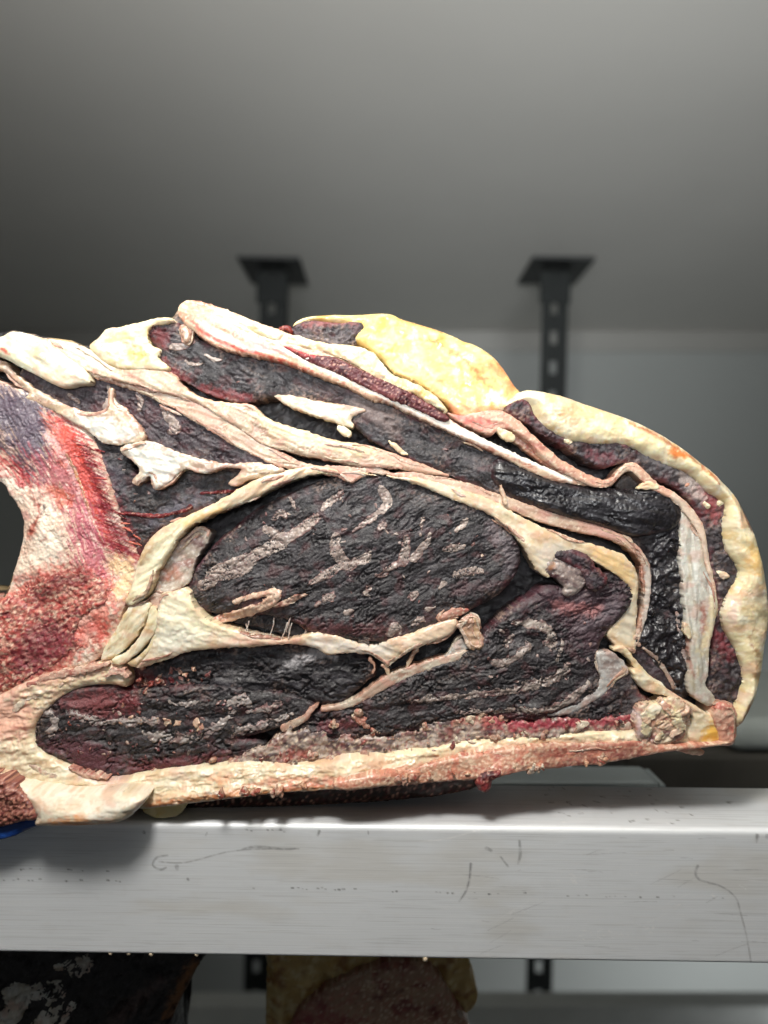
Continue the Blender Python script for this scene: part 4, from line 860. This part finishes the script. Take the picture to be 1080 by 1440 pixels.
M9 = P('muscle', [(410, 1024), (440, 1006), (472, 996), (500, 990), (540, 974), (575, 954), (610, 940), (640, 928), (665, 912), (684, 892), (702, 872), (724, 854), (750, 840), (768, 826), (790, 830), (802, 838), (828, 826), (850, 808), (872, 812), (884, 826), (886, 838), (878, 856), (864, 872), (852, 884), (840, 902), (836, 922), (843, 943), (842, 965), (821, 984), (791, 998), (770, 1007), (680, 1008), (646, 1008),
     (609, 1018), (572, 1025), (528, 1032), (480, 1036), (450, 1034)], MT, MUS, h=[(430, 1015, -6), (600, 970, 0), (740, 940, 2), (800, 860, -4), (860, 840, -6)], bulge=8, r=14, relief=both(bark(4.6, 11, 2.0, -12, 114), soft(5, 40, 1.5, 0, 115, 0)), step=1.4, thick=40, ca=-12,
  paint=[([(690, 830), (760, 815), (880, 830), (850, 890), (840, 930), (800, 900), (760, 850), (700, 860)], (74, 50, 58), 18, .75, 6), ([(670, 860, 6), (700, 845, 6), (730, 834, 5)], (110, 30, 38), 7, .7, 4), ([(780, 850, 6), (810, 856, 8), (840, 860, 6)], (168, 110, 108), 6, .7, 6), ([(820, 880, 6), (840, 870, 6), (860, 850, 7)], (112, 100, 106), 8, .6, 5),
         ([(455, 1020, 8), (500, 1014, 6)], (120, 60, 66), 8, .7, 5), ([(700, 1004, 4), (780, 1002, 4)], (90, 40, 46), 5, .7, 3), ([(815, 960, 8), (835, 940, 7), (830, 920, 6)], (44, 36, 40), 6, .8, 3)])
for s in ([(720, 874, 3), (735, 876, 6), (752, 876, 7), (766, 882, 7), (775, 894, 7), (776, 908, 6), (764, 902, 3)], [(574, 984, 3), (620, 980, 4), (660, 976, 4), (700, 972, 5), (740, 966, 5), (770, 956, 6), (790, 944, 7), (798, 934, 4)], [(690, 930, 4), (704, 932, 6), (720, 924, 6), (740, 908, 6)], [(735, 960, 4), (750, 955, 5)], [(780, 930, 3), (786, 918, 3), (790, 900, 3)],
          [(745, 1000, 4), (780, 992, 5), (810, 974, 5), (824, 958, 4)], [(720, 895, 4), (712, 905, 5)], [(640, 1000, 3), (700, 998, 3), (760, 996, 4)]):
    P('fat_streak', s, M9.obj, STRK, on=M9, off=.2, bulge=1.0, r=4, relief=soft(1.5, 8), thick=8, step=1.4, jag=5, jl=11, c=[(148, 134, 126), (170, 158, 148), (112, 90, 88)])
P('fat_lump', [(752, 800), (764, 788), (782, 782), (802, 790), (820, 796), (828, 808), (822, 822), (812, 834), (798, 839), (790, 834), (792, 824), (780, 814), (766, 810)], MT, STRK, h=6, bulge=8, r=12, relief=bark(4.5, 12, 1.6, 30, 116), thick=24, jag=3, c=[(156, 138, 132), (178, 164, 156), (92, 58, 62)],
  paint=[([(795, 786), (822, 794), (830, 810), (815, 808)], (64, 42, 48), 7, .85, 4), ([(772, 796, 3), (778, 795, 4)], (170, 120, 84), 3, .8, 1), ([(780, 812, 2), (800, 818, 2), (812, 826, 1.5)], (70, 40, 46), 3, .7, 3)])
P('muscle_fold', [(782, 780), (804, 776), (824, 784), (836, 800), (850, 812), (846, 824), (830, 826), (822, 806), (804, 792)], MT, MUSP, h=8, bulge=6, r=9, relief=bark(4.5, 9, 1.6, 40, 119), thick=24, jag=3)
M11 = P('muscle', [(800, 1004), (824, 993), (840, 982), (854, 966), (864, 954), (880, 950), (890, 962), (898, 978), (918, 990), (905, 1004), (865, 1008), (820, 1010)], MT, MUSP, h=2, bulge=5, r=8, relief=bark(4.5, 9, 1.4, -30, 117), thick=24, c=[(52, 46, 50), (96, 88, 90), (50, 24, 32)])
P('grey_sinew', [(838, 920), (848, 916), (860, 916), (876, 930), (884, 946), (864, 958), (850, 976), (824, 993), (800, 1004), (770, 1006), (806, 990), (836, 972), (845, 954), (841, 935)], MT, GREY, h=6, bulge=4, r=7, relief=soft(2, 20), thick=20, c=[(190, 186, 182), (208, 204, 198), (166, 150, 144)])
P('fat_crumb_edge', [(400, 1032), (440, 1026), (470, 1036), (520, 1036), (560, 1030), (610, 1020), (640, 1008), (690, 1006), (720, 1014), (780, 1008), (860, 1008), (915, 992), (930, 1004), (920, 1022), (850, 1034), (760, 1040), (680, 1050), (600, 1066), (520, 1078), (440, 1084), (390, 1080), (340, 1080), (290, 1082), (330, 1066), (370, 1050)],
  MT, PINK, h=[(340, 1070, 10), (500, 1048, 4), (900, 1010, 4)], bulge=5, r=7, relief=crumb(3.2, 7, 118), thick=30, jag=10, jl=18, c=[(196, 176, 164), (216, 202, 190), (150, 112, 108)], speck=[((66, 48, 54), 20, .08, .8), ((226, 206, 180), 6, .2, .6), ((156, 72, 72), 9, .3, .5)],
  paint=[([(690, 1012, 8), (730, 1018, 8), (800, 1016, 7), (880, 1010, 8), (910, 1000, 8)], (170, 62, 76), 8, .85, 5), ([(500, 1030, 6), (512, 1014, 6)], (150, 64, 60), 6, .8, 4), ([(400, 1062, 5), (430, 1058, 5)], (176, 92, 80), 6, .7, 4), ([(640, 1012, 5), (680, 1010, 6)], (196, 120, 104), 6, .7, 4)])
for i, s in enumerate([(506, 1012, 9), (504, 1002, 6), (514, 1020, 6), (660, 1012, 7), (675, 1008, 8), (690, 1014, 7), (645, 1014, 6), (705, 1010, 5), (524, 1030, 5), (470, 1018, 5), (598, 1022, 6)]):
    P('fat_crumb', chip(s[0], s[1], s[2], 400 + i), MT, PINK, h=6, bulge=4, r=5, relief=crumb(2.5, 5, 130 + i), thick=8, step=1.4, jag=2.6, c=[(196, 130, 112), (212, 160, 140), (140, 60, 60)])

# --- second sinew, tan lump, hollow at the middle right
P('sinew_sheet', [(400, 1024, 6), (425, 1012, 5), (436, 1000, 4), (446, 992, 3)], MT, SIN, h=2, bulge=4, r=5, relief=soft(1.5, 10), thick=16, c=[(206, 184, 164), (216, 198, 180), (180, 146, 130)])
P('sinew_sheet', [(454, 998, 3), (480, 994, 4), (505, 984, 5), (530, 968, 7), (550, 956, 8), (580, 944, 8), (610, 934, 7), (636, 926, 6), (660, 916, 3)], MT, SIN, h=2, bulge=4, r=6, relief=layers(1.6, 6, -28, 121), thick=24, c=[(212, 198, 178), (224, 214, 196), (190, 160, 142)])
P('gristle', [(610, 934), (628, 920), (640, 904), (650, 898), (660, 910), (664, 920), (640, 928)], MT, GREY, h=-2, bulge=3, r=5, relief=soft(2, 6), thick=16, c=[(200, 196, 188), (216, 212, 206), (170, 160, 150)])
P('fat_lump', [(642, 880), (650, 874), (660, 866), (671, 868), (673, 882), (680, 900), (678, 912), (664, 914), (656, 908), (654, 894)], MT, SIN, h=8, bulge=6, r=7, relief=soft(3, 14), thick=24, c=[(206, 172, 124), (216, 188, 146), (164, 112, 74)])
P('meat_scrap', [(618, 868), (634, 856), (650, 855), (660, 858), (646, 866), (634, 868), (624, 874)], MT, PINK, h=8, bulge=3, r=4, relief=soft(2, 8), thick=12, c=[(190, 136, 116), (206, 156, 136), (150, 92, 80)])
P('sinew_strand', [(538, 936, 2), (545, 944, 2.5), (548, 954, 2)], MT, SIN, h=2, bulge=2, r=3, relief=soft(1, 8), thick=10)
P('sinew_strand', [(586, 914, 3), (578, 926, 2), (572, 940, 2)], MT, SIN, h=0, bulge=2, r=3, relief=soft(1, 8), thick=10)
P('sinew_strand', [(520, 926, 2), (526, 936, 1.6), (524, 946, 1.6)], MT, SIN, h=0, bulge=2, r=3, relief=soft(1, 8), thick=10)
# --- inner strip by the right corner
P('muscle', [(890, 905), (905, 915), (930, 938), (946, 960), (955, 984), (940, 976), (920, 955), (900, 936)], MT, MUSP, h=-12, bulge=4, r=8, relief=bark(4, 8, 2, 45, 122), thick=30)
P('fat_band', [(882, 916), (895, 930), (918, 945), (944, 962), (952, 980), (930, 976), (908, 956), (890, 938)], MT, FAT, h=-20, bulge=3, r=8, relief=soft(2, 14), thick=20, c=[(190, 176, 120), (206, 196, 150), (150, 130, 80)])
P('sinew_strand', [(905, 912, 2), (922, 924, 3), (936, 944, 3), (948, 966, 3)], MT, GREY, h=-6, bulge=3, r=3, thick=14, c=[(170, 146, 132), (186, 166, 150), (130, 90, 84)])

# --- crumbs and flecks of dried fat and blood left by the saw
def flecks(par, seed, n, box, pal, rr=(1.4, 3.2), ang=-20, inside=None):
    q = random.Random(seed)
    for k in range(n):
        x, y = q.uniform(box[0], box[2]), q.uniform(box[1], box[3])
        if inside is not None and sd_poly(np.array([x]), np.array([y]), spline(inside, True, 3))[0] < 6: continue
        c = q.choice(pal)
        P('fleck', chip(x, y, q.uniform(*rr), seed * 50 + k, q.uniform(1.2, 2.6)), par.obj, STRK, on=par, off=.2, bulge=1.8, r=2.5, relief=soft(.8, 5), thick=4, step=1.4, jag=1.4, c=[c, tuple(int(min(255, v * 1.12)) for v in c), tuple(int(v * .75) for v in c)])
DRY = [(150, 132, 126), (172, 152, 142), (120, 84, 82), (196, 170, 152), (134, 98, 92)]
RED = [(128, 52, 50), (166, 92, 80), (104, 40, 44), (196, 142, 118)]
flecks(M6, 11, 70, (290, 690, 715, 885), DRY, inside=[(290, 820), (340, 730), (480, 685), (620, 705), (710, 770), (680, 835), (560, 885), (400, 855)])
flecks(M9, 12, 40, (560, 850, 850, 1000), DRY, inside=[(560, 985), (660, 930), (720, 860), (820, 840), (830, 960), (760, 1000), (600, 1010)])
flecks(M8, 13, 90, (70, 975, 400, 1075), DRY + RED, inside=[(70, 1030), (100, 985), (200, 975), (400, 985), (330, 1060), (130, 1075)])
flecks(M7, 14, 44, (185, 935, 300, 972), RED, (2, 5), inside=[(180, 960), (200, 940), (300, 925), (300, 968), (200, 972)])
flecks(M3, 15, 22, (150, 640, 330, 760), DRY + RED, inside=[(145, 640), (330, 668), (220, 730), (190, 765)])
flecks(M1, 16, 40, (230, 470, 700, 690), DRY, inside=[(230, 490), (350, 520), (480, 560), (640, 630), (700, 660), (600, 640), (480, 560), (300, 545)])
flecks(M12, 17, 30, (740, 580, 1040, 985), DRY + RED, inside=[(735, 575), (800, 622), (900, 640), (1000, 705), (1010, 790), (1030, 810), (1010, 870), (1030, 950), (1010, 980), (1005, 850), (990, 735), (900, 655)])

q_ = random.Random(77)
for i in range(70):
    t_ = q_.random(); x_ = 60 + 860 * t_
    y_ = np.interp(x_, [60, 90, 150, 222, 300, 400, 450, 600, 700, 800, 920], [1050, 1074, 1090, 1084, 1078, 1066, 1072, 1056, 1036, 1026, 1014]) + q_.gauss(0, 5)
    P('crumb', chip(x_, y_, q_.uniform(2, 5.5), 800 + i, 1.8), MT, PINK, h=q_.uniform(4, 13), bulge=3.5, r=4, relief=crumb(1.6, 5, 820 + i), thick=14, step=1.4, jag=2, c=[q_.choice([(206, 178, 158), (190, 140, 122), (150, 84, 78), (222, 204, 184), (120, 60, 60), (84, 58, 60)])] * 3)

# --- rind along the bottom
P('bottom_rind', [(-70, 1000), (-10, 982), (37, 958), (93, 943), (148, 929), (166, 932), (182, 950), (178, 966), (159, 962), (126, 964), (96, 974), (72, 992), (56, 1010), (48, 1036), (58, 1056), (84, 1072), (122, 1088), (163, 1096), (222, 1084), (296, 1078), (350, 1070), (400, 1074), (440, 1072), (520, 1062), (600, 1052), (660, 1040), (720, 1036), (800, 1030), (870, 1028), (912, 1022), (960, 1012), (1000, 1000), (1026, 990), (1034, 1010), (1031, 1044),
     (985, 1050), (930, 1056), (900, 1062), (850, 1071), (800, 1076), (740, 1082), (700, 1090), (650, 1094), (600, 1099), (540, 1104), (480, 1109), (420, 1113), (380, 1116), (330, 1122), (280, 1128), (230, 1134), (196, 1137), (192, 1122), (180, 1110), (120, 1110), (60, 1106), (24, 1096), (-10, 1080), (-70, 1075)],
  MT, FAT, flat=1, h=[(20, 1000, 10), (0, 1060, 20), (130, 1090, 14), (140, 940, 4), (130, 1108, 26), (250, 1090, 14), (222, 1086, 6), (300, 1080, 6), (350, 1074, 4), (400, 1072, 4), (450, 1076, 4), (550, 1064, 2), (620, 1054, 2), (250, 1130, 50), (330, 1120, 48), (400, 1112, 48), (480, 1106, 46), (560, 1100, 42), (700, 1035, 0), (760, 1032, 0), (700, 1088, 30), (900, 1024, 4), (900, 1058, 16), (1010, 1020, 4)], bulge=7, r=11, relief=both(soft(5, 22, 2.2, -4, 131, .3), crumb(1.5, 7, 132)), thick=200, jag=1.2, step=1.5, cl=22, cst=3, ca=-5,
  c=[(238, 222, 188), (244, 234, 210), (228, 196, 160)], back=[(20, -2), (90, 6), (200, 30)], jl=22,
  paint=[([(-60, 985), (0, 975), (40, 985), (46, 1020), (20, 1040), (-60, 1030)], (232, 178, 158), 14, .8, 4), ([(20, 968, 10), (60, 955, 10), (100, 945, 8), (140, 938, 6)], (216, 164, 148), 12, .75, 5), ([(60, 1040, 6), (90, 1064, 6), (130, 1084, 6)], (206, 176, 156), 8, .7, 4), ([(0, 1050, 8), (40, 1072, 8), (90, 1096, 6)], (244, 236, 208), 10, .7, 4), ([(20, 1020, 1), (40, 1022, 1.2)], (180, 90, 80), 2, .7, 2),
         ([(480, 1098), (560, 1080), (640, 1058), (740, 1048), (820, 1046), (900, 1044), (960, 1050), (900, 1068), (800, 1082), (700, 1094), (600, 1104)], (218, 152, 126), 10, .9, 4), ([(640, 1066, 5), (720, 1056, 8), (800, 1052, 8), (880, 1050, 6)], (182, 98, 84), 9, .65, 6), ([(690, 1086, 5), (760, 1076, 5), (840, 1064, 6), (900, 1054, 5)], (120, 58, 58), 7, .6, 6),
         ([(210, 1130, 3), (300, 1118, 4), (380, 1112, 4), (480, 1104, 3)], (188, 112, 62), 5, .85, 3), ([(300, 1090, 6), (320, 1096, 5)], (230, 160, 120), 7, .6, 3), ([(340, 1104, 3), (400, 1094, 3), (440, 1092, 3)], (206, 120, 90), 5, .6, 4), ([(400, 1105, 5), (430, 1100, 4), (470, 1096, 5)], (216, 130, 110), 6, .7, 4),
         ([(120, 1085, 6), (150, 1092, 7), (175, 1092, 5)], (196, 160, 160), 7, .7, 3), ([(560, 1062, 6), (700, 1038, 6), (860, 1030, 5)], (242, 226, 190), 6, .7, 2),
         ([(975, 1020), (1000, 1010), (1010, 1035), (985, 1046)], (230, 176, 70), 7, .85, 2), ([(1005, 995), (1030, 995), (1032, 1040), (1016, 1040)], (226, 162, 136), 6, .85, 2)])
P('rind_crust', [(470, 1100), (520, 1090), (570, 1082), (620, 1070), (680, 1058), (740, 1050), (800, 1046), (860, 1044), (905, 1042), (935, 1048), (990, 1046), (1030, 1044), (985, 1052), (930, 1058), (900, 1064), (850, 1073), (800, 1078), (740, 1084), (700, 1092), (650, 1097), (600, 1101), (540, 1106), (480, 1111)],
  MT, PINK, h=[(500, 1090, 42), (500, 1108, 60), (600, 1076, 20), (700, 1062, 14), (800, 1050, 12), (700, 1090, 46), (900, 1045, 18), (950, 1054, 26)], bulge=5, r=9, relief=crumb(1.5, 6, 161), thick=60, jag=2, jl=16, step=1.5, cl=12, cst=2, c=[(222, 166, 138), (236, 200, 170), (198, 122, 104)], speck=[((242, 220, 194), 5, .15, .7), ((160, 84, 74), 6, .34, .5), ((206, 122, 100), 18, .12, .5)], lam=None,
  paint=[([(760, 1060, 8), (830, 1056, 9), (890, 1052, 8)], (150, 76, 68), 12, .6, 6), ([(690, 1088, 4), (760, 1079, 4), (840, 1068, 5), (900, 1058, 4)], (120, 58, 58), 7, .6, 6)])
for i in range(26):                                          # torn fibres hanging from the lower edge
    r_ = random.Random(500 + i); x_ = r_.uniform(300, 860); y_ = 1122 - (x_ - 300) * .092 + r_.uniform(-3, 1)
    P('torn_fibre', chip(x_, y_, r_.uniform(2.5, 5), 520 + i, 2), MT, PINK, h=54 - (x_ - 300) * .055, bulge=3, r=4, relief=crumb(2, 5, 540 + i), thick=12, step=1.4, jag=2, c=[r_.choice([(196, 124, 100), (214, 168, 134), (160, 84, 70)])] * 3)
P('underside_shade', [(170, 1090), (300, 1090), (480, 1080), (640, 1062), (690, 1060), (684, 1094), (650, 1112), (560, 1124), (420, 1132), (260, 1136), (180, 1136)], MT, dict(RAW, c=[(44, 30, 26), (60, 42, 34), (30, 20, 18)]), h=-40, bulge=14, r=20, relief=crumb(4, 9, 171), thick=160, step=3, jag=2, label='added bulge under the joint, coloured near black for the shade above the beam')  # added to close the gap over the beam; near-black tint stands for contact shadow
P('fat_flap', [(-70, 1090), (0, 1086), (22, 1098), (59, 1108), (122, 1112), (170, 1112), (196, 1116), (206, 1122), (194, 1138), (176, 1152), (150, 1157), (110, 1160), (70, 1160), (52, 1158), (52, 1146), (44, 1126), (20, 1106), (0, 1096), (-70, 1100)], MT, FAT, flat=1, h=[(0, 1095, 40), (120, 1150, 74), (120, 1114, 34), (190, 1140, 64)], bulge=18, r=26, relief=both(soft(3, 30, 3, 6, 133), crumb(.8, 5, 134)), thick=110, jag=1.2,
  c=[(244, 232, 210), (246, 238, 222), (236, 206, 176)], paint=[([(80, 1155, 5), (105, 1152, 8), (130, 1154, 5), (118, 1146, 4)], (226, 156, 100), 7, .85, 4)], back=[(20, 0), (60, 3), (110, 8)])
P('dark_crust', [(-70, 1090), (0, 1092), (19, 1104), (44, 1124), (56, 1145), (50, 1152), (37, 1153), (0, 1162), (-70, 1164)], MT, dict(RAW, c=[(150, 92, 80), (190, 132, 110), (92, 42, 46)], mat='bone'), h=[(0, 1130, 54), (50, 1145, 58)], bulge=9, r=14, relief=crumb(4.5, 6, 135), thick=110, jag=2, cl=7, cst=1, back=[(20, 0), (60, 3), (110, 8)])
P('fat_drop', [(202, 1134), (258, 1126), (262, 1134), (250, 1146), (232, 1150), (214, 1148)], MT, YEL, h=10, bulge=8, r=11, relief=soft(1.5, 14), thick=40, c=[(222, 206, 150), (230, 216, 170), (206, 186, 124)])
P('meat_scrap', [(676, 1086), (690, 1084), (704, 1082), (702, 1092), (692, 1098), (690, 1108), (682, 1114), (672, 1108), (668, 1098)], MT, dict(RAW, c=[(140, 56, 56), (196, 116, 98), (76, 24, 30)]), h=34, bulge=7, r=8, relief=crumb(4, 6, 136), thick=20, jag=2.5)
for i, s_ in enumerate([[(40, 965, 3), (70, 952, 5), (110, 944, 5), (150, 934, 3)], [(20, 1000, 3), (34, 984, 5), (60, 972, 4), (90, 962, 2)], [(96, 1080, 2), (120, 1090, 3), (150, 1094, 2)], [(10, 1050, 2), (36, 1072, 4), (80, 1094, 4), (120, 1102, 2)], [(150, 950, 3), (166, 944, 5), (178, 952, 4)]]):
    P('skin_shred', s_, MT, PINK, h=[(40, 960, 16), (50, 1030, 20), (100, 1080, 26)], bulge=2, r=4, relief=crumb(1.6, 6, 180 + i), thick=16, step=1.5, jag=5, jl=11, c=[[(222, 178, 158), (236, 206, 186), (186, 120, 108)], [(230, 212, 190), (240, 226, 206), (196, 160, 144)]][i % 2])
# --- crumbly knob, yellow corner
KN = P('crumbled_knob', [(893, 1002), (904, 988), (922, 990), (945, 980), (962, 988), (974, 1000), (964, 1016), (962, 1036), (944, 1044), (916, 1050), (898, 1042), (892, 1020)], MT, PINK, h=20, bulge=9, r=16, relief=both(crumb(1.3, 12, 137), bark(2.6, 13, 1.8, -40, 138)), thick=30, jag=4.5, c=[(226, 194, 170), (240, 222, 192), (196, 136, 116)],
  paint=[([(915, 1040, 3), (935, 1030, 4), (952, 1036, 4)], (110, 80, 88), 4, .8, 4), ([(925, 992, 8), (950, 1000, 8)], (240, 226, 180), 8, .8, 3), ([(898, 1005, 6), (900, 1030, 6)], (222, 200, 200), 6, .7, 2), ([(915, 1012, 6), (928, 1020, 6)], (206, 130, 104), 8, .7, 4)])
for i, q in enumerate([(916, 1000, 11), (938, 996, 12), (950, 1010, 13), (930, 1018, 10), (908, 1024, 9), (948, 1028, 9), (925, 1036, 8), (960, 1000, 8), (905, 1008, 8)]):
    P('fat_flake', chip(q[0], q[1], q[2], 600 + i, 1.9), KN.obj, FAT, on=KN, off=.8 + (i % 3), bulge=1.6, r=5, relief=bark(.8, 9, 2, -40, 610 + i), thick=12, step=1.5, jag=3, c=[[(238, 224, 186), (244, 236, 214), (222, 190, 160)], [(230, 196, 172), (240, 218, 196), (200, 146, 124)]][i % 2])
P('fat_corner', [(888, 946), (900, 942), (924, 960), (954, 980), (990, 1000), (1010, 1018), (1012, 1040), (984, 1046), (966, 1036), (972, 1002), (950, 982), (920, 976), (900, 966)], MT, FAT, h=12, bulge=7, r=10, relief=soft(3, 16), thick=40, c=[(238, 220, 184), (242, 230, 202), (226, 186, 150)],
  paint=[([(985, 1036), (1000, 1016), (1012, 1030), (1004, 1044)], (230, 178, 66), 6, .9, 2), ([(940, 968, 3), (960, 985, 4), (970, 1000, 4)], (216, 160, 134), 5, .7, 2)])
P('fat_knob', [(1006, 992), (1018, 988), (1030, 994), (1034, 1012), (1032, 1044), (1016, 1048), (1010, 1032), (1002, 1008)], MT, PINK, h=16, bulge=9, r=10, relief=crumb(2.5, 9, 139), thick=60, c=[(228, 168, 144), (236, 192, 168), (208, 124, 108)])
P('fat_strip', [(876, 908), (862, 914), (880, 922), (892, 940), (908, 956), (930, 972), (944, 978), (936, 966), (914, 950), (898, 932)], MT, FAT, h=4, bulge=5, r=6, relief=soft(2, 12), thick=20)
P('fat_scrap', [(952, 1052, 3), (970, 1056, 5), (986, 1058, 4)], MT, SIN, h=-10, bulge=4, r=4, relief=soft(2, 10), thick=20)

# ------------------------------------------------------------------ blue film, and the pieces on the shelf below
BL = thing('plastic_film', 'crumpled blue plastic film under the lower left corner of the meat', 'plastic film', (-.27, -.02, -.215))
M['film'] = tissue('blue_film', .3, .5, 0, .2, 200, .1, coat=.3)
P('film_fold', [(-70, 1160), (0, 1158), (30, 1151), (58, 1150), (54, 1160), (36, 1168), (16, 1177), (-10, 1182), (-70, 1186)], BL, dict(c=[(26, 70, 150), (40, 92, 180), (14, 40, 100)], edge=None, mat='film'), h=[(0, 1160, 44), (0, 1182, 54)], bulge=4, r=8, relief=layers(3, 8, -12, 141), thick=60, jag=1)

B2 = thing('beef_joint', 'blurred dark aged beef with white mouldy fat on the lower shelf, at the left', 'meat', (-.24, .16, -.42), 'joints on the shelf below')
X2 = P('muscle', [(-120, 1300), (60, 1290), (200, 1300), (292, 1320), (278, 1352), (258, 1390), (236, 1440), (220, 1520), (-120, 1540)], B2, MUSB, h=-150, bulge=20, r=40, relief=bark(9, 26, 3, -42, 151), thick=260, step=3, back=[(60, 0), (160, 30), (260, 80)], c=[(30, 27, 28), (44, 38, 36), (20, 16, 16)],
  paint=[([(150, 1440, 6), (190, 1405, 8), (230, 1370, 5)], (104, 84, 80), 9, .7, 5), ([(240, 1420, 5), (256, 1386, 6), (274, 1350, 6)], (150, 100, 56), 7, .8, 3)])
for s in ([(20, 1390, 12), (40, 1386, 14), (30, 1410, 14), (0, 1440, 18)], [(60, 1384, 12), (90, 1380, 12), (76, 1420, 14), (50, 1450, 16)], [(90, 1350, 8), (130, 1346, 10), (110, 1360, 8)], [(110, 1400, 6), (90, 1440, 8)], [(-20, 1440, 16), (20, 1450, 14)]):
    P('fat_streak', s, X2.obj, GREY, on=X2, off=-2, bulge=8, r=10, relief=crumb(5, 14, 152), thick=20, step=2.4, jag=6, jl=16, c=[(216, 212, 198), (232, 230, 222), (170, 160, 140)])
B3 = thing('beef_joint', 'blurred tan fat-covered beef on the lower shelf, below the middle of the beam', 'meat', (0, .16, -.42), 'joints on the shelf below')
P('fat_covering', [(376, 1290), (500, 1270), (630, 1290), (656, 1330), (660, 1352), (664, 1376), (672, 1398), (666, 1416), (652, 1430), (644, 1470), (640, 1540), (380, 1540), (374, 1440), (376, 1360)], B3, YEL, h=-230, bulge=24, r=40, relief=soft(12, 60, .5, 0, 153), thick=260, step=3, back=[(60, 0), (160, 30), (260, 80)], c=[(200, 168, 104), (218, 196, 140), (164, 118, 66)])
P('muscle', [(410, 1440), (440, 1402), (480, 1376), (520, 1360), (560, 1348), (598, 1354), (622, 1378), (640, 1410), (660, 1450), (650, 1540), (400, 1540)], B3, PINK, h=-196, bulge=28, r=60, relief=soft(6, 30, 3, -20, 154), thick=60, step=3, c=[(186, 146, 120), (198, 164, 136), (150, 84, 74)],
  paint=[([(606, 1412, 5), (612, 1416, 6)], (110, 36, 30), 5, .9, 3), ([(410, 1440, 12), (450, 1420, 10), (500, 1436, 8)], (150, 62, 66), 14, .7, 6), ([(528, 1396, 3), (566, 1386, 3)], (110, 60, 50), 4, .8, 2)])
